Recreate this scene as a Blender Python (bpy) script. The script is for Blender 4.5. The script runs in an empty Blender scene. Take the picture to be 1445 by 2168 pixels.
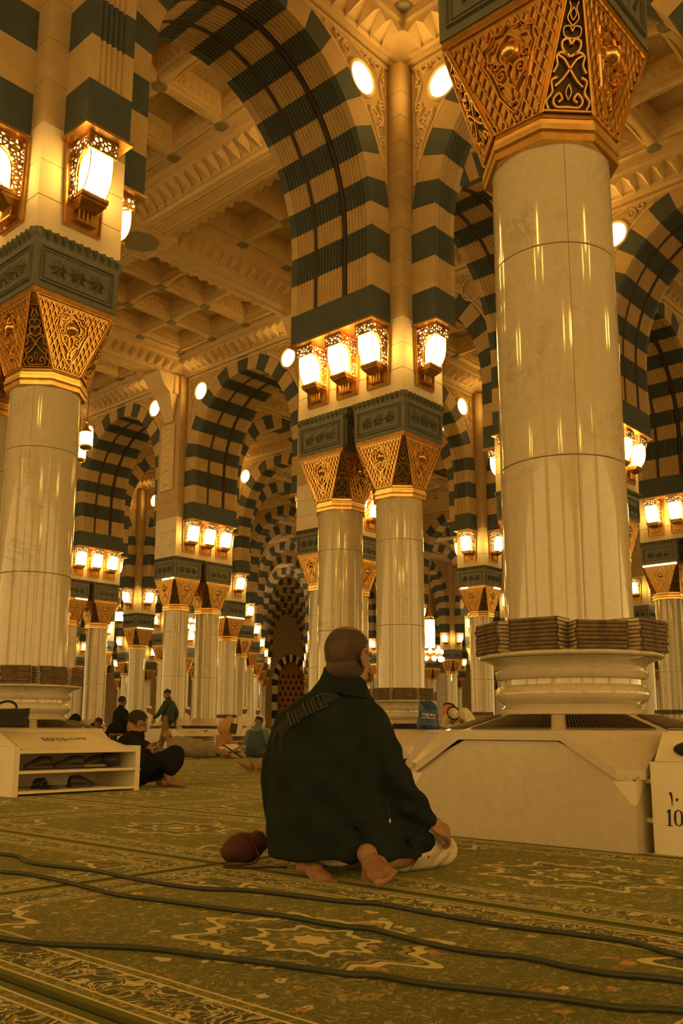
import bpy, bmesh, math, random
from mathutils import Vector, Matrix, noise as mnoise
R = math.radians
pi = math.pi
scene = bpy.context.scene
COL = scene.collection
rnd = random.Random(7)

# ---------------------------------------------------------------- camera, light, exposure
# x runs along the hall's short bays, y along its long bays, z up from the carpet
YAW = 0.7328573
CAM = Vector((-10.68945, -9.03799, 0.55237))
def _camera():
    pit, rol = 0.179087, 0.00330295
    # heading: 42 degrees off the y axis
    u = Vector((math.sin(YAW), -math.cos(YAW), 0))
    right = Vector((math.sin(YAW), -math.cos(YAW), 0))
    fw = Vector((math.cos(YAW), math.sin(YAW), 0))
    d = fw * math.cos(pit) + Vector((0, 0, 1)) * math.sin(pit)
    up = -fw * math.sin(pit) + Vector((0, 0, 1)) * math.cos(pit)
    c, s = math.cos(rol), math.sin(rol)
    r2 = right * c + up * s
    u2 = up * c - right * s
    cam = bpy.data.cameras.new('camera')
    cam.sensor_fit = 'VERTICAL'; cam.sensor_height = 36.0; cam.sensor_width = 24.0
    cam.lens = 1921.696 * 36.0 / 2168.0
    cam.shift_y = 111.9856 / 2168.0
    cam.clip_start = 0.05; cam.clip_end = 500
    o = bpy.data.objects.new('camera', cam); COL.objects.link(o)
    m = Matrix((r2, u2, -d)).transposed().to_4x4(); m.translation = CAM
    o.matrix_world = m
    scene.camera = o
_camera()
scene.view_settings.view_transform = 'Standard'
scene.view_settings.look = 'None'
scene.view_settings.gamma = 1.0
scene.view_settings.use_curve_mapping = False
scene.view_settings.exposure = 2.52
w = bpy.data.worlds.new('hall_glow'); scene.world = w; w.use_nodes = True
w.node_tree.nodes['Background'].inputs[0].default_value = (1.0, 0.61, 0.18, 1)
w.node_tree.nodes['Background'].inputs[1].default_value = 0.42
LAMP_COL = (1.0, 0.70, 0.30)
def area_lamp(name, loc, size, power, col=(1.0, 0.63, 0.21)):
    # hanging chandeliers of the bays behind and above the camera, outside the frame
    l = bpy.data.lights.new(name, 'AREA'); l.shape = 'DISK'; l.size = size; l.energy = power; l.color = col
    o = bpy.data.objects.new(name, l); COL.objects.link(o); o.location = loc
    return o

def cw(X, Y, Z=0.0):
    """camera-aligned metres (X to the right, Y away) -> hall coordinates"""
    return Vector((CAM.x + X * math.sin(YAW) + Y * math.cos(YAW), CAM.y - X * math.cos(YAW) + Y * math.sin(YAW), Z))
CROT = YAW - pi / 2          # z rotation that lines a local frame up with X right / Y away

# ---------------------------------------------------------------- object helpers
def tag(o, label=None, cat=None, group=None, kind=None):
    if label: o['label'] = label
    if cat: o['category'] = cat
    if group: o['group'] = group
    if kind: o['kind'] = kind
    return o
def thing(name, label, cat, loc=(0, 0, 0), rz=0.0, group=None, kind=None):
    o = bpy.data.objects.new(name, None); o.empty_display_size = 0.1
    COL.objects.link(o); o.location = loc; o.rotation_euler = (0, 0, rz)
    return tag(o, label, cat, group, kind)
def inst(name, mesh, parent=None, loc=(0, 0, 0), rz=0.0, label=None, mat4=None):
    o = bpy.data.objects.new(name, mesh); COL.objects.link(o)
    if parent: o.parent = parent
    if mat4 is not None: o.matrix_local = mat4
    else:
        o.location = loc; o.rotation_euler = (0, 0, rz)
    if label: o['label'] = label
    return o

class MB:
    """collects polygons, then becomes one mesh"""
    def __init__(s): s.v = []; s.f = []; s.m = []
    def add(s, vs, fs, mi=0):
        b = len(s.v); s.v += [tuple(p) for p in vs]
        for f in fs: s.f.append([b + i for i in f]); s.m.append(mi)
        return s
    def box(s, x0, x1, y0, y1, z0, z1, mi=0, top=None):
        # top: optional (x0,x1,y0,y1) of the upper face
        t = top or (x0, x1, y0, y1)
        vs = [(x0, y0, z0), (x1, y0, z0), (x1, y1, z0), (x0, y1, z0), (t[0], t[2], z1), (t[1], t[2], z1), (t[1], t[3], z1), (t[0], t[3], z1)]
        return s.add(vs, [(3, 2, 1, 0), (4, 5, 6, 7), (0, 1, 5, 4), (1, 2, 6, 5), (2, 3, 7, 6), (3, 0, 4, 7)], mi)
    def lathe(s, prof, n=48, mi=0, a0=0.0, a1=2 * pi, cap=True):
        full = abs(a1 - a0 - 2 * pi) < 1e-6
        k = n if full else n + 1
        b = len(s.v)
        for (r, z) in prof:
            for i in range(k):
                a = a0 + (a1 - a0) * i / n
                s.v.append((r * math.cos(a), r * math.sin(a), z))
        for j in range(len(prof) - 1):
            for i in range(n):
                i2 = (i + 1) % k
                s.f.append([b + j * k + i, b + j * k + i2, b + (j + 1) * k + i2, b + (j + 1) * k + i]); s.m.append(mi)
        if cap and full:
            s.f.append([b + i for i in range(k)][::-1]); s.m.append(mi)
            s.f.append([b + (len(prof) - 1) * k + i for i in range(k)]); s.m.append(mi)
        return s
    def rings(s, rings, mi=0, closed=True, cap=True):
        """loft equal-length rings of points"""
        b = len(s.v); k = len(rings[0])
        for r in rings: s.v += [tuple(p) for p in r]
        for j in range(len(rings) - 1):
            for i in range(k if closed else k - 1):
                i2 = (i + 1) % k
                s.f.append([b + j * k + i, b + j * k + i2, b + (j + 1) * k + i2, b + (j + 1) * k + i]); s.m.append(mi)
        if cap and closed:
            s.f.append([b + i for i in range(k)][::-1]); s.m.append(mi)
            s.f.append([b + (len(rings) - 1) * k + i for i in range(k)]); s.m.append(mi)
        return s
    def tube(s, pts, rad, n=8, mi=0, cap=True):
        pts = [Vector(p) for p in pts]
        rr = rad if isinstance(rad, (list, tuple)) else [rad] * len(pts)
        ring = []
        up = Vector((0, 0, 1))
        prev = None
        for i, p in enumerate(pts):
            t = (pts[min(i + 1, len(pts) - 1)] - pts[max(i - 1, 0)])
            if t.length < 1e-9: t = Vector((0, 0, 1))
            t.normalize()
            if prev is None:
                a = up if abs(t.dot(up)) < 0.9 else Vector((1, 0, 0))
                nrm = (a - t * a.dot(t)).normalized()
            else:
                nrm = (prev - t * prev.dot(t))
                nrm = nrm.normalized() if nrm.length > 1e-6 else prev
            prev = nrm
            bn = t.cross(nrm)
            ring.append([p + (nrm * math.cos(2 * pi * q / n) + bn * math.sin(2 * pi * q / n)) * rr[i] for q in range(n)])
        return s.rings(ring, mi, True, cap)
    def ellip(s, c, r, n=16, m=10, mi=0, rot=None):
        b = len(s.v); rot = rot or Matrix.Identity(3)
        c = Vector(c)
        for j in range(m + 1):
            th = pi * j / m
            for i in range(n):
                a = 2 * pi * i / n
                p = Vector((r[0] * math.sin(th) * math.cos(a), r[1] * math.sin(th) * math.sin(a), r[2] * math.cos(th)))
                s.v.append(tuple(c + rot @ p))
        for j in range(m):
            for i in range(n):
                i2 = (i + 1) % n
                s.f.append([b + j * n + i, b + (j + 1) * n + i, b + (j + 1) * n + i2, b + j * n + i2]); s.m.append(mi)
        return s
    def ridge(s, pts, nrm, wd, ht, mi=0, closed=False):
        """a raised bead along a polyline lying on a surface; nrm = outward normal (one or per point)"""
        pts = [Vector(p) for p in pts]; n = len(pts)
        if n < 2: return s
        b = len(s.v)
        for i in range(n):
            if closed: t = pts[(i + 1) % n] - pts[i - 1]
            else: t = pts[min(i + 1, n - 1)] - pts[max(i - 1, 0)]
            nn = Vector(nrm[i]) if isinstance(nrm, list) else Vector(nrm)
            sd = t.cross(nn)
            sd = sd.normalized() if sd.length > 1e-9 else Vector((1, 0, 0))
            s.v += [tuple(pts[i] - sd * wd / 2), tuple(pts[i] - sd * wd * 0.22 + nn * ht), tuple(pts[i] + sd * wd * 0.22 + nn * ht), tuple(pts[i] + sd * wd / 2)]
        for i in range(n if closed else n - 1):
            j = (i + 1) % n
            for q in range(3):
                s.f.append([b + i * 4 + q, b + i * 4 + q + 1, b + j * 4 + q + 1, b + j * 4 + q]); s.m.append(mi)
        return s
    def mesh(s, name, mats, smooth=False, fix=True, sharp=None):
        me = bpy.data.meshes.new(name)
        me.from_pydata(s.v, [], s.f)
        for m in (mats if isinstance(mats, (list, tuple)) else [mats]): me.materials.append(m)
        me.polygons.foreach_set('material_index', s.m)
        if fix:
            bm = bmesh.new(); bm.from_mesh(me)
            bmesh.ops.recalc_face_normals(bm, faces=bm.faces)
            bm.to_mesh(me); bm.free()
        if smooth:
            me.polygons.foreach_set('use_smooth', [True] * len(me.polygons))
            if sharp is not None:
                me.set_sharp_from_angle(angle=R(sharp))
        me.update()
        return me
    def obj(s, name, mats, parent=None, smooth=False, loc=(0, 0, 0), rz=0.0, label=None, sharp=None):
        return inst(name, s.mesh(name, mats, smooth, True, sharp), parent, loc, rz, label)
def spline(pts, n=6, closed=False):
    """Catmull-Rom through points"""
    P = [Vector(p) for p in pts]; out = []; m = len(P)
    rng = range(m) if closed else range(m - 1)
    for i in rng:
        p0 = P[i - 1] if (i > 0 or closed) else P[i] * 2 - P[i + 1]
        p1 = P[i]; p2 = P[(i + 1) % m]
        p3 = P[(i + 2) % m] if (i + 2 < m or closed) else p2 * 2 - p1
        for k in range(n):
            t = k / n
            out.append(0.5 * ((2 * p1) + (p2 - p0) * t + (2 * p0 - 5 * p1 + 4 * p2 - p3) * t * t + (3 * p1 - p0 - 3 * p2 + p3) * t ** 3))
    if not closed: out.append(P[-1])
    return out

# ---------------------------------------------------------------- materials
def nt(name):
    m = bpy.data.materials.new(name); m.use_nodes = True
    t = m.node_tree; return m, t, t.nodes['Principled BSDF']
def nd(t, kind, **kw):
    n = t.nodes.new(kind)
    for k, v in kw.items():
        if k in n.inputs.keys(): n.inputs[k].default_value = v
        else: setattr(n, k, v)
    return n
def lk(t, a, b): t.links.new(a, b)
def ramp(t, fac, stops):
    r = t.nodes.new('ShaderNodeValToRGB'); e = r.color_ramp.elements
    while len(e) < len(stops): e.new(0.5)
    for i, (p, c) in enumerate(stops):
        e[i].position = p; e[i].color = (*c, 1) if len(c) == 3 else c
    lk(t, fac, r.inputs[0]); return r.outputs[0]
def mixc(t, fac, a, b, mode='MIX'):
    n = t.nodes.new('ShaderNodeMix'); n.data_type = 'RGBA'; n.blend_type = mode
    for i, x in ((0, fac), (6, a), (7, b)):
        if hasattr(x, 'is_linked') or hasattr(x, 'links'): lk(t, x, n.inputs[i])
        elif i == 0: n.inputs[0].default_value = x
        else: n.inputs[i].default_value = (*x, 1)
    return n.outputs[2]
def mth(t, op, a, b=None, c=None, clamp=False):
    n = t.nodes.new('ShaderNodeMath'); n.operation = op; n.use_clamp = clamp
    for i, x in enumerate((a, b, c)):
        if x is None: continue
        if hasattr(x, 'links'): lk(t, x, n.inputs[i])
        else: n.inputs[i].default_value = x
    return n.outputs[0]
def bump(t, p, h, strength=0.3, dist=0.02):
    b = t.nodes.new('ShaderNodeBump'); b.inputs['Strength'].default_value = strength; b.inputs['Distance'].default_value = dist
    lk(t, h, b.inputs['Height']); lk(t, b.outputs[0], p.inputs['Normal'])
def pos(t):
    return t.nodes.new('ShaderNodeNewGeometry').outputs['Position']
def simple(name, col, rough=0.6, metal=0.0, var=0.12, scale=6.0, bmp=0.0, bscale=40.0, coat=0.0, spec=0.5):
    m, t, p = nt(name)
    n = nd(t, 'ShaderNodeTexNoise'); n.inputs['Scale'].default_value = scale; n.inputs['Detail'].default_value = 6
    lk(t, pos(t), n.inputs['Vector'])
    a = tuple(c * (1 - var) for c in col); b = tuple(min(1, c * (1 + var)) for c in col)
    lk(t, ramp(t, n.outputs[0], [(0.3, a), (0.7, b)]), p.inputs['Base Color'])
    p.inputs['Roughness'].default_value = rough; p.inputs['Metallic'].default_value = metal
    p.inputs['Coat Weight'].default_value = coat; p.inputs['Specular IOR Level'].default_value = spec
    if bmp:
        n2 = nd(t, 'ShaderNodeTexNoise'); n2.inputs['Scale'].default_value = bscale; n2.inputs['Detail'].default_value = 4
        lk(t, pos(t), n2.inputs['Vector']); bump(t, p, n2.outputs[0], bmp, 0.01)
    return m
def emis(name, col, st):
    m, t, p = nt(name)
    p.inputs['Base Color'].default_value = (*col, 1); p.inputs['Emission Color'].default_value = (*col, 1)
    p.inputs['Emission Strength'].default_value = st; p.inputs['Roughness'].default_value = 0.4
    return m
def marble(name, col, vein, rough=0.13, vs=1.6, amount=0.5, coat=0.3):
    m, t, p = nt(name); P = pos(t)
    mp = t.nodes.new('ShaderNodeMapping'); mp.inputs['Rotation'].default_value = (0.5, 0.7, 0.3); mp.inputs['Scale'].default_value = (1, 1, 1.1)
    lk(t, P, mp.inputs[0])
    n = nd(t, 'ShaderNodeTexNoise'); n.inputs['Scale'].default_value = vs; n.inputs['Detail'].default_value = 9; n.inputs['Roughness'].default_value = 0.62; n.inputs['Distortion'].default_value = 0.8
    lk(t, mp.outputs[0], n.inputs['Vector'])
    v = mth(t, 'ABSOLUTE', mth(t, 'SUBTRACT', n.outputs[0], 0.5))
    line = ramp(t, v, [(0.0, (1, 1, 1)), (0.035, (0, 0, 0))])
    n2 = nd(t, 'ShaderNodeTexNoise'); n2.inputs['Scale'].default_value = vs * 1.1; n2.inputs['Detail'].default_value = 2
    lk(t, P, n2.inputs['Vector'])
    msk = ramp(t, n2.outputs[0], [(0.5, (0, 0, 0)), (0.72, (1, 1, 1))])
    f = mth(t, 'MULTIPLY', mth(t, 'MULTIPLY', line, msk), amount)
    n3 = nd(t, 'ShaderNodeTexNoise'); n3.inputs['Scale'].default_value = 22; n3.inputs['Detail'].default_value = 7; n3.inputs['Roughness'].default_value = 0.7
    lk(t, P, n3.inputs['Vector'])
    base = ramp(t, n3.outputs[0], [(0.25, tuple(c * 0.86 for c in col)), (0.6, col), (0.8, tuple(min(1, c * 1.05) for c in col))])
    lk(t, mixc(t, f, base, vein), p.inputs['Base Color'])
    p.inputs['Roughness'].default_value = rough; p.inputs['Coat Weight'].default_value = coat; p.inputs['Coat Roughness'].default_value = 0.04
    return m
M = {}
M['marble'] = marble('polished cream marble', (0.60, 0.53, 0.39), (0.30, 0.28, 0.19), 0.08, 2.1, 0.65, 0.5)
M['marble_box'] = marble('veined marble', (0.62, 0.54, 0.41), (0.36, 0.32, 0.21), 0.3, 3.4, 0.6, 0.12)
M['joint'] = simple('joint grout', (0.20, 0.16, 0.10), 0.9)
M['stone'] = simple('pale pier stone', (0.74, 0.64, 0.47), 0.6, var=0.06, scale=3, bmp=0.06, bscale=25)
M['light'] = simple('pale voussoir stone', (0.50, 0.365, 0.195), 0.75, var=0.08, scale=4, bmp=0.08, bscale=30)
M['dark'] = simple('dark voussoir stone', (0.058, 0.078, 0.092), 0.72, var=0.12, scale=5, bmp=0.08, bscale=30)
M['slot'] = simple('slot liner', (0.045, 0.03, 0.025), 0.8)
M['block'] = simple('grey green block stone', (0.125, 0.135, 0.115), 0.45, var=0.12, scale=9, bmp=0.1, bscale=30)
M['gold'] = simple('gilded brass', (0.84, 0.53, 0.17), 0.25, 0.95, 0.15, 14)
M['gold_dull'] = simple('dull brass', (0.55, 0.32, 0.10), 0.34, 0.9, 0.2, 12)
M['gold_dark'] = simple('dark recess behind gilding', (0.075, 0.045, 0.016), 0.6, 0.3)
M['plaster'] = simple('cast ceiling plaster', (0.70, 0.54, 0.33), 0.8, var=0.06, scale=5, bmp=0.15, bscale=22)
M['disc'] = simple('grey ceiling disc', (0.26, 0.25, 0.20), 0.7)
M['glow'] = emis('lit lantern glass', (1.0, 0.565, 0.105), 5.0)
M['disc_glow'] = emis('lit round lamp', (1.0, 0.565, 0.105), 5.0)
M['grille'] = simple('dark vent grille', (0.10, 0.075, 0.045), 0.45, 0.5)
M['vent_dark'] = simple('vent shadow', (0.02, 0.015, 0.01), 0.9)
M['leather'] = simple('brown leather', (0.17, 0.115, 0.065), 0.55, var=0.25, scale=30, bmp=0.2, bscale=120)
M['leather_edge'] = simple('dark leather edge', (0.05, 0.03, 0.02), 0.6)
M['pages'] = simple('book pages', (0.62, 0.52, 0.34), 0.8, var=0.12, scale=60)
M['paint'] = simple('cream painted board', (0.80, 0.72, 0.54), 0.45, var=0.04, scale=4)
M['ink'] = simple('black lettering', (0.02, 0.015, 0.012), 0.6)
M['cable'] = simple('dark green cable', (0.035, 0.045, 0.025), 0.45)
def openwork():
    m, t, p = nt('brass openwork with painted glow')
    v = nd(t, 'ShaderNodeTexVoronoi'); v.feature = 'DISTANCE_TO_EDGE'; v.inputs['Scale'].default_value = 19
    lk(t, pos(t), v.inputs['Vector'])
    f = ramp(t, v.outputs['Distance'], [(0.17, (0, 0, 0)), (0.24, (1, 1, 1))])
    p.inputs['Base Color'].default_value = (0.62, 0.38, 0.11, 1); p.inputs['Metallic'].default_value = 0.9; p.inputs['Roughness'].default_value = 0.3
    p.inputs['Emission Color'].default_value = (1.0, 0.66, 0.24, 1)
    lk(t, mth(t, 'MULTIPLY', f, 0.5), p.inputs['Emission Strength'])  # lamplight through the pierced pattern is drawn as emission on solid brass
    return m
M['openwork'] = openwork()
def plaster_relief():
    m, t, p = nt('carved plaster')
    v = nd(t, 'ShaderNodeTexVoronoi'); v.feature = 'SMOOTH_F1'; v.inputs['Scale'].default_value = 7
    n = nd(t, 'ShaderNodeTexNoise'); n.inputs['Scale'].default_value = 5; n.inputs['Distortion'].default_value = 3.0
    lk(t, pos(t), n.inputs['Vector']); lk(t, n.outputs['Color'], v.inputs['Vector'])
    p.inputs['Base Color'].default_value = (0.68, 0.53, 0.33, 1); p.inputs['Roughness'].default_value = 0.8
    bump(t, p, mth(t, 'ADD', n.outputs[0], v.outputs[0]), 0.9, 0.05)
    return m
M['relief'] = plaster_relief()
def carpet(name, tiled):
    m, t, p = nt(name)
    if tiled:
        s = t.nodes.new('ShaderNodeSeparateXYZ'); lk(t, pos(t), s.inputs[0])
        X = mth(t, 'SUBTRACT', mth(t, 'FLOORED_MODULO', mth(t, 'ADD', s.outputs[0], 8.1), 1.48), 0.74)
        Y = mth(t, 'SUBTRACT', mth(t, 'FLOORED_MODULO', mth(t, 'ADD', s.outputs[1], 6.03), 2.48), 1.24)
    else:
        tc = t.nodes.new('ShaderNodeTexCoord'); s = t.nodes.new('ShaderNodeSeparateXYZ'); lk(t, tc.outputs['Object'], s.inputs[0])
        X, Y = s.outputs[0], s.outputs[1]
    ax, ay = mth(t, 'ABSOLUTE', X), mth(t, 'ABSOLUTE', Y)
    d = mth(t, 'MINIMUM', mth(t, 'SUBTRACT', 0.74, ax), mth(t, 'SUBTRACT', 1.24, ay))
    cv = t.nodes.new('ShaderNodeCombineXYZ'); lk(t, X, cv.inputs[0]); lk(t, Y, cv.inputs[1])
    # a mirrored, gently warped drawing plane
    cm = t.nodes.new('ShaderNodeCombineXYZ'); lk(t, ax, cm.inputs[0]); lk(t, Y, cm.inputs[1])
    wn = nd(t, 'ShaderNodeTexNoise'); wn.inputs['Scale'].default_value = 7; wn.inputs['Detail'].default_value = 2; lk(t, cm.outputs[0], wn.inputs['Vector'])
    wv = t.nodes.new('ShaderNodeVectorMath'); wv.operation = 'MULTIPLY_ADD'; lk(t, wn.outputs['Color'], wv.inputs[0]); wv.inputs[1].default_value = (0.12, 0.12, 0); lk(t, cm.outputs[0], wv.inputs[2])
    V = wv.outputs[0]
    def vor(scale, feat='F1'):
        v = nd(t, 'ShaderNodeTexVoronoi'); v.feature = feat; v.inputs['Scale'].default_value = scale; lk(t, V, v.inputs['Vector']); return v
    def noi(scale, det=2, dist=0.0, vec=None):
        n = nd(t, 'ShaderNodeTexNoise'); n.inputs['Scale'].default_value = scale; n.inputs['Detail'].default_value = det; n.inputs['Distortion'].default_value = dist
        lk(t, vec or V, n.inputs['Vector']); return n.outputs[0]
    def band(x, c, w):   # 1 where |x-c| < w
        return mth(t, 'LESS_THAN', mth(t, 'ABSOLUTE', mth(t, 'SUBTRACT', x, c)), w)
    olive = mixc(t, noi(60, 3), (0.066, 0.072, 0.024), (0.118, 0.115, 0.042))
    cream, orange, navy, tan = (0.60, 0.52, 0.30), (0.46, 0.22, 0.07), (0.012, 0.020, 0.032), (0.30, 0.24, 0.11)
    def floral(base, s1, k):
        a = vor(s1); b_ = vor(s1 * 2.3)
        c = base
        vine = band(noi(s1 * 0.55, 2, 1.6), 0.5, 0.012)
        c = mixc(t, vine, c, tan)
        c = mixc(t, band(noi(s1 * 0.8, 2, 2.4), 0.46, 0.014), c, (0.25, 0.22, 0.10)); c = mixc(t, band(noi(s1 * 1.7, 3, 1.5), 0.53, 0.02), c, (0.035, 0.045, 0.03))
        sm = mth(t, 'MULTIPLY', mth(t, 'LESS_THAN', b_.outputs['Distance'], 0.30), mth(t, 'GREATER_THAN', sepx(b_.outputs['Color']), 0.62))
        c = mixc(t, sm, c, tan)
        sel = sepx(a.outputs['Color'])
        fl = mth(t, 'MULTIPLY', mth(t, 'LESS_THAN', mth(t, 'ADD', a.outputs['Distance'], mth(t, 'MULTIPLY', noi(s1 * 4, 1), 0.35)), 0.47), mth(t, 'GREATER_THAN', sel, k))
        fcol = mixc(t, mth(t, 'GREATER_THAN', sel, k + (1 - k) * 0.5), cream, orange)
        c = mixc(t, fl, c, fcol)
        ctr = mth(t, 'MULTIPLY', mth(t, 'LESS_THAN', a.outputs['Distance'], 0.13), mth(t, 'GREATER_THAN', sel, k))
        return mixc(t, ctr, c, (0.28, 0.12, 0.05))
    def sepx(col):
        q = t.nodes.new('ShaderNodeSeparateColor'); lk(t, col, q.inputs[0]); return q.outputs[0]
    field = floral(olive, 17, 0.55)
    # medallion in the middle and half ones at the corners
    def medal(x, y, sx, sy, lobes):
        u, v = mth(t, 'DIVIDE', x, sx), mth(t, 'DIVIDE', y, sy)
        r = mth(t, 'SQRT', mth(t, 'ADD', mth(t, 'MULTIPLY', u, u), mth(t, 'MULTIPLY', v, v)))
        an = mth(t, 'ARCTAN2', v, u)
        sh = mth(t, 'ADD', 1.0, mth(t, 'ADD', mth(t, 'MULTIPLY', mth(t, 'COSINE', mth(t, 'MULTIPLY', an, lobes)), 0.13), mth(t, 'MULTIPLY', mth(t, 'COSINE', mth(t, 'MULTIPLY', an, lobes * 2)), 0.07)))
        return mth(t, 'DIVIDE', r, sh)
    nav = floral(mixc(t, noi(40), navy, (0.02, 0.032, 0.045)), 17, 0.60)
    r = medal(X, Y, 0.26, 0.34, 8)
    c = field
    rc = medal(mth(t, 'SUBTRACT', ax, 0.52), mth(t, 'SUBTRACT', ay, 1.02), 0.22, 0.26, 6)
    c = mixc(t, mth(t, 'LESS_THAN', rc, 1.0), c, nav); c = mixc(t, band(rc, 1.0, 0.06), c, cream)
    c = mixc(t, mth(t, 'LESS_THAN', r, 1.0), c, nav); c = mixc(t, band(r, 1.0, 0.05), c, cream); c = mixc(t, band(r, 0.88, 0.03), c, tan)
    c = mixc(t, mth(t, 'LESS_THAN', r, 0.48), c, olive); c = mixc(t, band(r, 0.48, 0.04), c, cream)
    c = mixc(t, band(r, 0.27, 0.03), c, tan)
    c = mixc(t, mth(t, 'LESS_THAN', r, 0.17), c, cream)
    # border
    bn = mixc(t, noi(40), navy, (0.02, 0.032, 0.042))
    bn = mixc(t, band(noi(11, 2, 2.2), 0.5, 0.030), bn, cream)
    bn = mixc(t, band(noi(9, 2, 3.0), 0.57, 0.022), bn, tan)
    bv = vor(19); bn = mixc(t, mth(t, 'MULTIPLY', mth(t, 'LESS_THAN', bv.outputs['Distance'], 0.27), mth(t, 'GREATER_THAN', sepx(bv.outputs['Color']), 0.55)), bn, (0.40, 0.24, 0.10))
    gd = mixc(t, band(noi(24, 2, 1.5), 0.5, 0.05), (0.085, 0.10, 0.04), tan)
    c = mixc(t, mth(t, 'LESS_THAN', d, 0.245), c, cream)
    c = mixc(t, mth(t, 'LESS_THAN', d, 0.237), c, gd)
    c = mixc(t, mth(t, 'LESS_THAN', d, 0.212), c, cream)
    c = mixc(t, mth(t, 'LESS_THAN', d, 0.204), c, bn)
    c = mixc(t, mth(t, 'LESS_THAN', d, 0.080), c, cream)
    c = mixc(t, mth(t, 'LESS_THAN', d, 0.072), c, gd)
    c = mixc(t, mth(t, 'LESS_THAN', d, 0.046), c, cream)
    c = mixc(t, mth(t, 'LESS_THAN', d, 0.038), c, (0.065, 0.075, 0.02))
    lk(t, c, p.inputs['Base Color'])
    p.inputs['Roughness'].default_value = 0.95; p.inputs['Specular IOR Level'].default_value = 0.15
    p.inputs['Sheen Weight'].default_value = 0.25; p.inputs['Sheen Roughness'].default_value = 0.4; p.inputs['Sheen Tint'].default_value = (0.75, 0.72, 0.22, 1)
    pn = nd(t, 'ShaderNodeTexNoise'); pn.inputs['Scale'].default_value = 380; lk(t, cv.outputs[0], pn.inputs['Vector'])
    bump(t, p, pn.outputs[0], 0.35, 0.004)
    return m
M['carpet_far'] = carpet('woven carpet, far floor', True)
M['carpet'] = carpet('woven olive carpet', False)
# ================================================================ large structure
def ground():
    b = MB(); S = 140
    b.box(-40, 120, -40, 120, -0.2, -0.012)
    o = b.obj('floor', [M['carpet_far']]); tag(o, 'patterned olive carpet floor running far into the hall', kind='structure')
# ---------------------------------------------------------------- columns
ZT, ZB = 5.55, 4.93
def shell_mesh(z0, z1, seam, r=0.362):
    """half a column drum, closed, between two vertical seams"""
    b = MB(); n = 28; g = 0.0035
    a0 = seam + g; a1 = seam + pi - g; ri = r - 0.1; e = 0.004
    out = [(r - e, z0), (r, z0 + e), (r, z1 - e), (r - e, z1)]
    inn = [(ri, z1), (ri, z0)]
    prof = out + inn
    rings = []
    for i in range(n + 1):
        a = a0 + (a1 - a0) * i / n
        rings.append([(rr * math.cos(a), rr * math.sin(a), z) for rr, z in prof])
    b.rings(rings, 0, True, True)
    return b.mesh('shaft_shell', M['marble'], True, True, 35)
SEAM = R(-138)
DRUMS = [(0.66, 2.062), (2.066, 3.345), (3.349, 4.0)]
SHELL = [[shell_mesh(z0, z1, SEAM), shell_mesh(z0, z1, SEAM + pi)] for z0, z1 in DRUMS]
def core_mesh():
    b = MB(); b.lathe([(0.352, 0.64), (0.352, 4.0)], 40); return b.mesh('shaft_core', M['joint'], True, True, 40)
CORE = core_mesh()
def base_mesh():
    p = [(0.372, 0.634), (0.40, 0.636), (0.402, 0.662), (0.385, 0.672), (0.372, 0.69), (0.39, 0.697), (0.415, 0.712), (0.427, 0.74), (0.424, 0.768), (0.408, 0.79), (0.388, 0.797), (0.388, 0.826),
         (0.412, 0.83), (0.424, 0.845), (0.426, 0.868), (0.416, 0.882), (0.404, 0.886), (0.408, 0.893), (0.43, 0.915), (0.465, 0.934), (0.49, 0.940), (0.36, 0.942)]
    b = MB(); b.lathe(p, 64, cap=False); return b.mesh('base_moulding', M['marble'], True, True, 40)
BASE = base_mesh()
def plate_mesh():
    p = [(0.36, 0.942), (0.50, 0.942), (0.51, 0.946), (0.515, 0.956), (0.512, 0.965), (0.503, 0.970), (0.36, 0.970)]
    b = MB(); b.lathe(p, 72, cap=False); return b.mesh('round_shelf', M['marble'], True, True, 50)
PLATE = plate_mesh()
def plain_base_mesh():
    p = [(0.362, 0.86), (0.37, 0.80), (0.385, 0.76), (0.42, 0.72), (0.445, 0.70), (0.455, 0.67), (0.445, 0.636), (0.40, 0.634)]
    b = MB(); b.lathe(p, 48, cap=False); return b.mesh('base_moulding', M['marble'], True, True, 40)
PLAINBASE = plain_base_mesh()

# capital --------------------------------------------------------
OA = 0.375                          # octagon apothem under the capital
OS = OA * math.tan(pi / 8)          # half side
def ring_mesh():
    b = MB()
    lv = [(0.366, 3.985), (0.385, 3.99), (0.388, 4.03), (0.376, 4.04), (0.392, 4.055), (0.396, 4.09), (0.380, 4.10), (0.384, 4.125), (0.376, 4.14), (0.376, 4.165)]
    rings = []
    for a, z in lv:
        rr = a / math.cos(pi / 8)
        rings.append([(rr * math.cos(pi / 8 + k * pi / 4), rr * math.sin(pi / 8 + k * pi / 4), z) for k in range(8)])
    b.rings(rings); return b.mesh('collar', M['gold'], False)
RING = ring_mesh()
CZ0, CZ1, CH = 4.165, 4.86, 0.472
def capface(s, t):
    """point on the -y axis face; s in -1..1, t in 0..1"""
    hw = OS + (CH - 0.035 - OS) * t
    y = -(OA + (CH - OA) * t)
    return Vector((s * hw, y, CZ0 + (CZ1 - CZ0) * t))
def flat2(a, h):
    """face point from metres across / metres up the face"""
    H = math.hypot(CZ1 - CZ0, CH - OA)
    t = h / H; hw = OS + (CH - 0.035 - OS) * t
    return capface(a / hw, t)
FH = math.hypot(CZ1 - CZ0, CH - OA)
FN = Vector((0, -(CZ1 - CZ0), -(CH - OA))).normalized()
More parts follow.
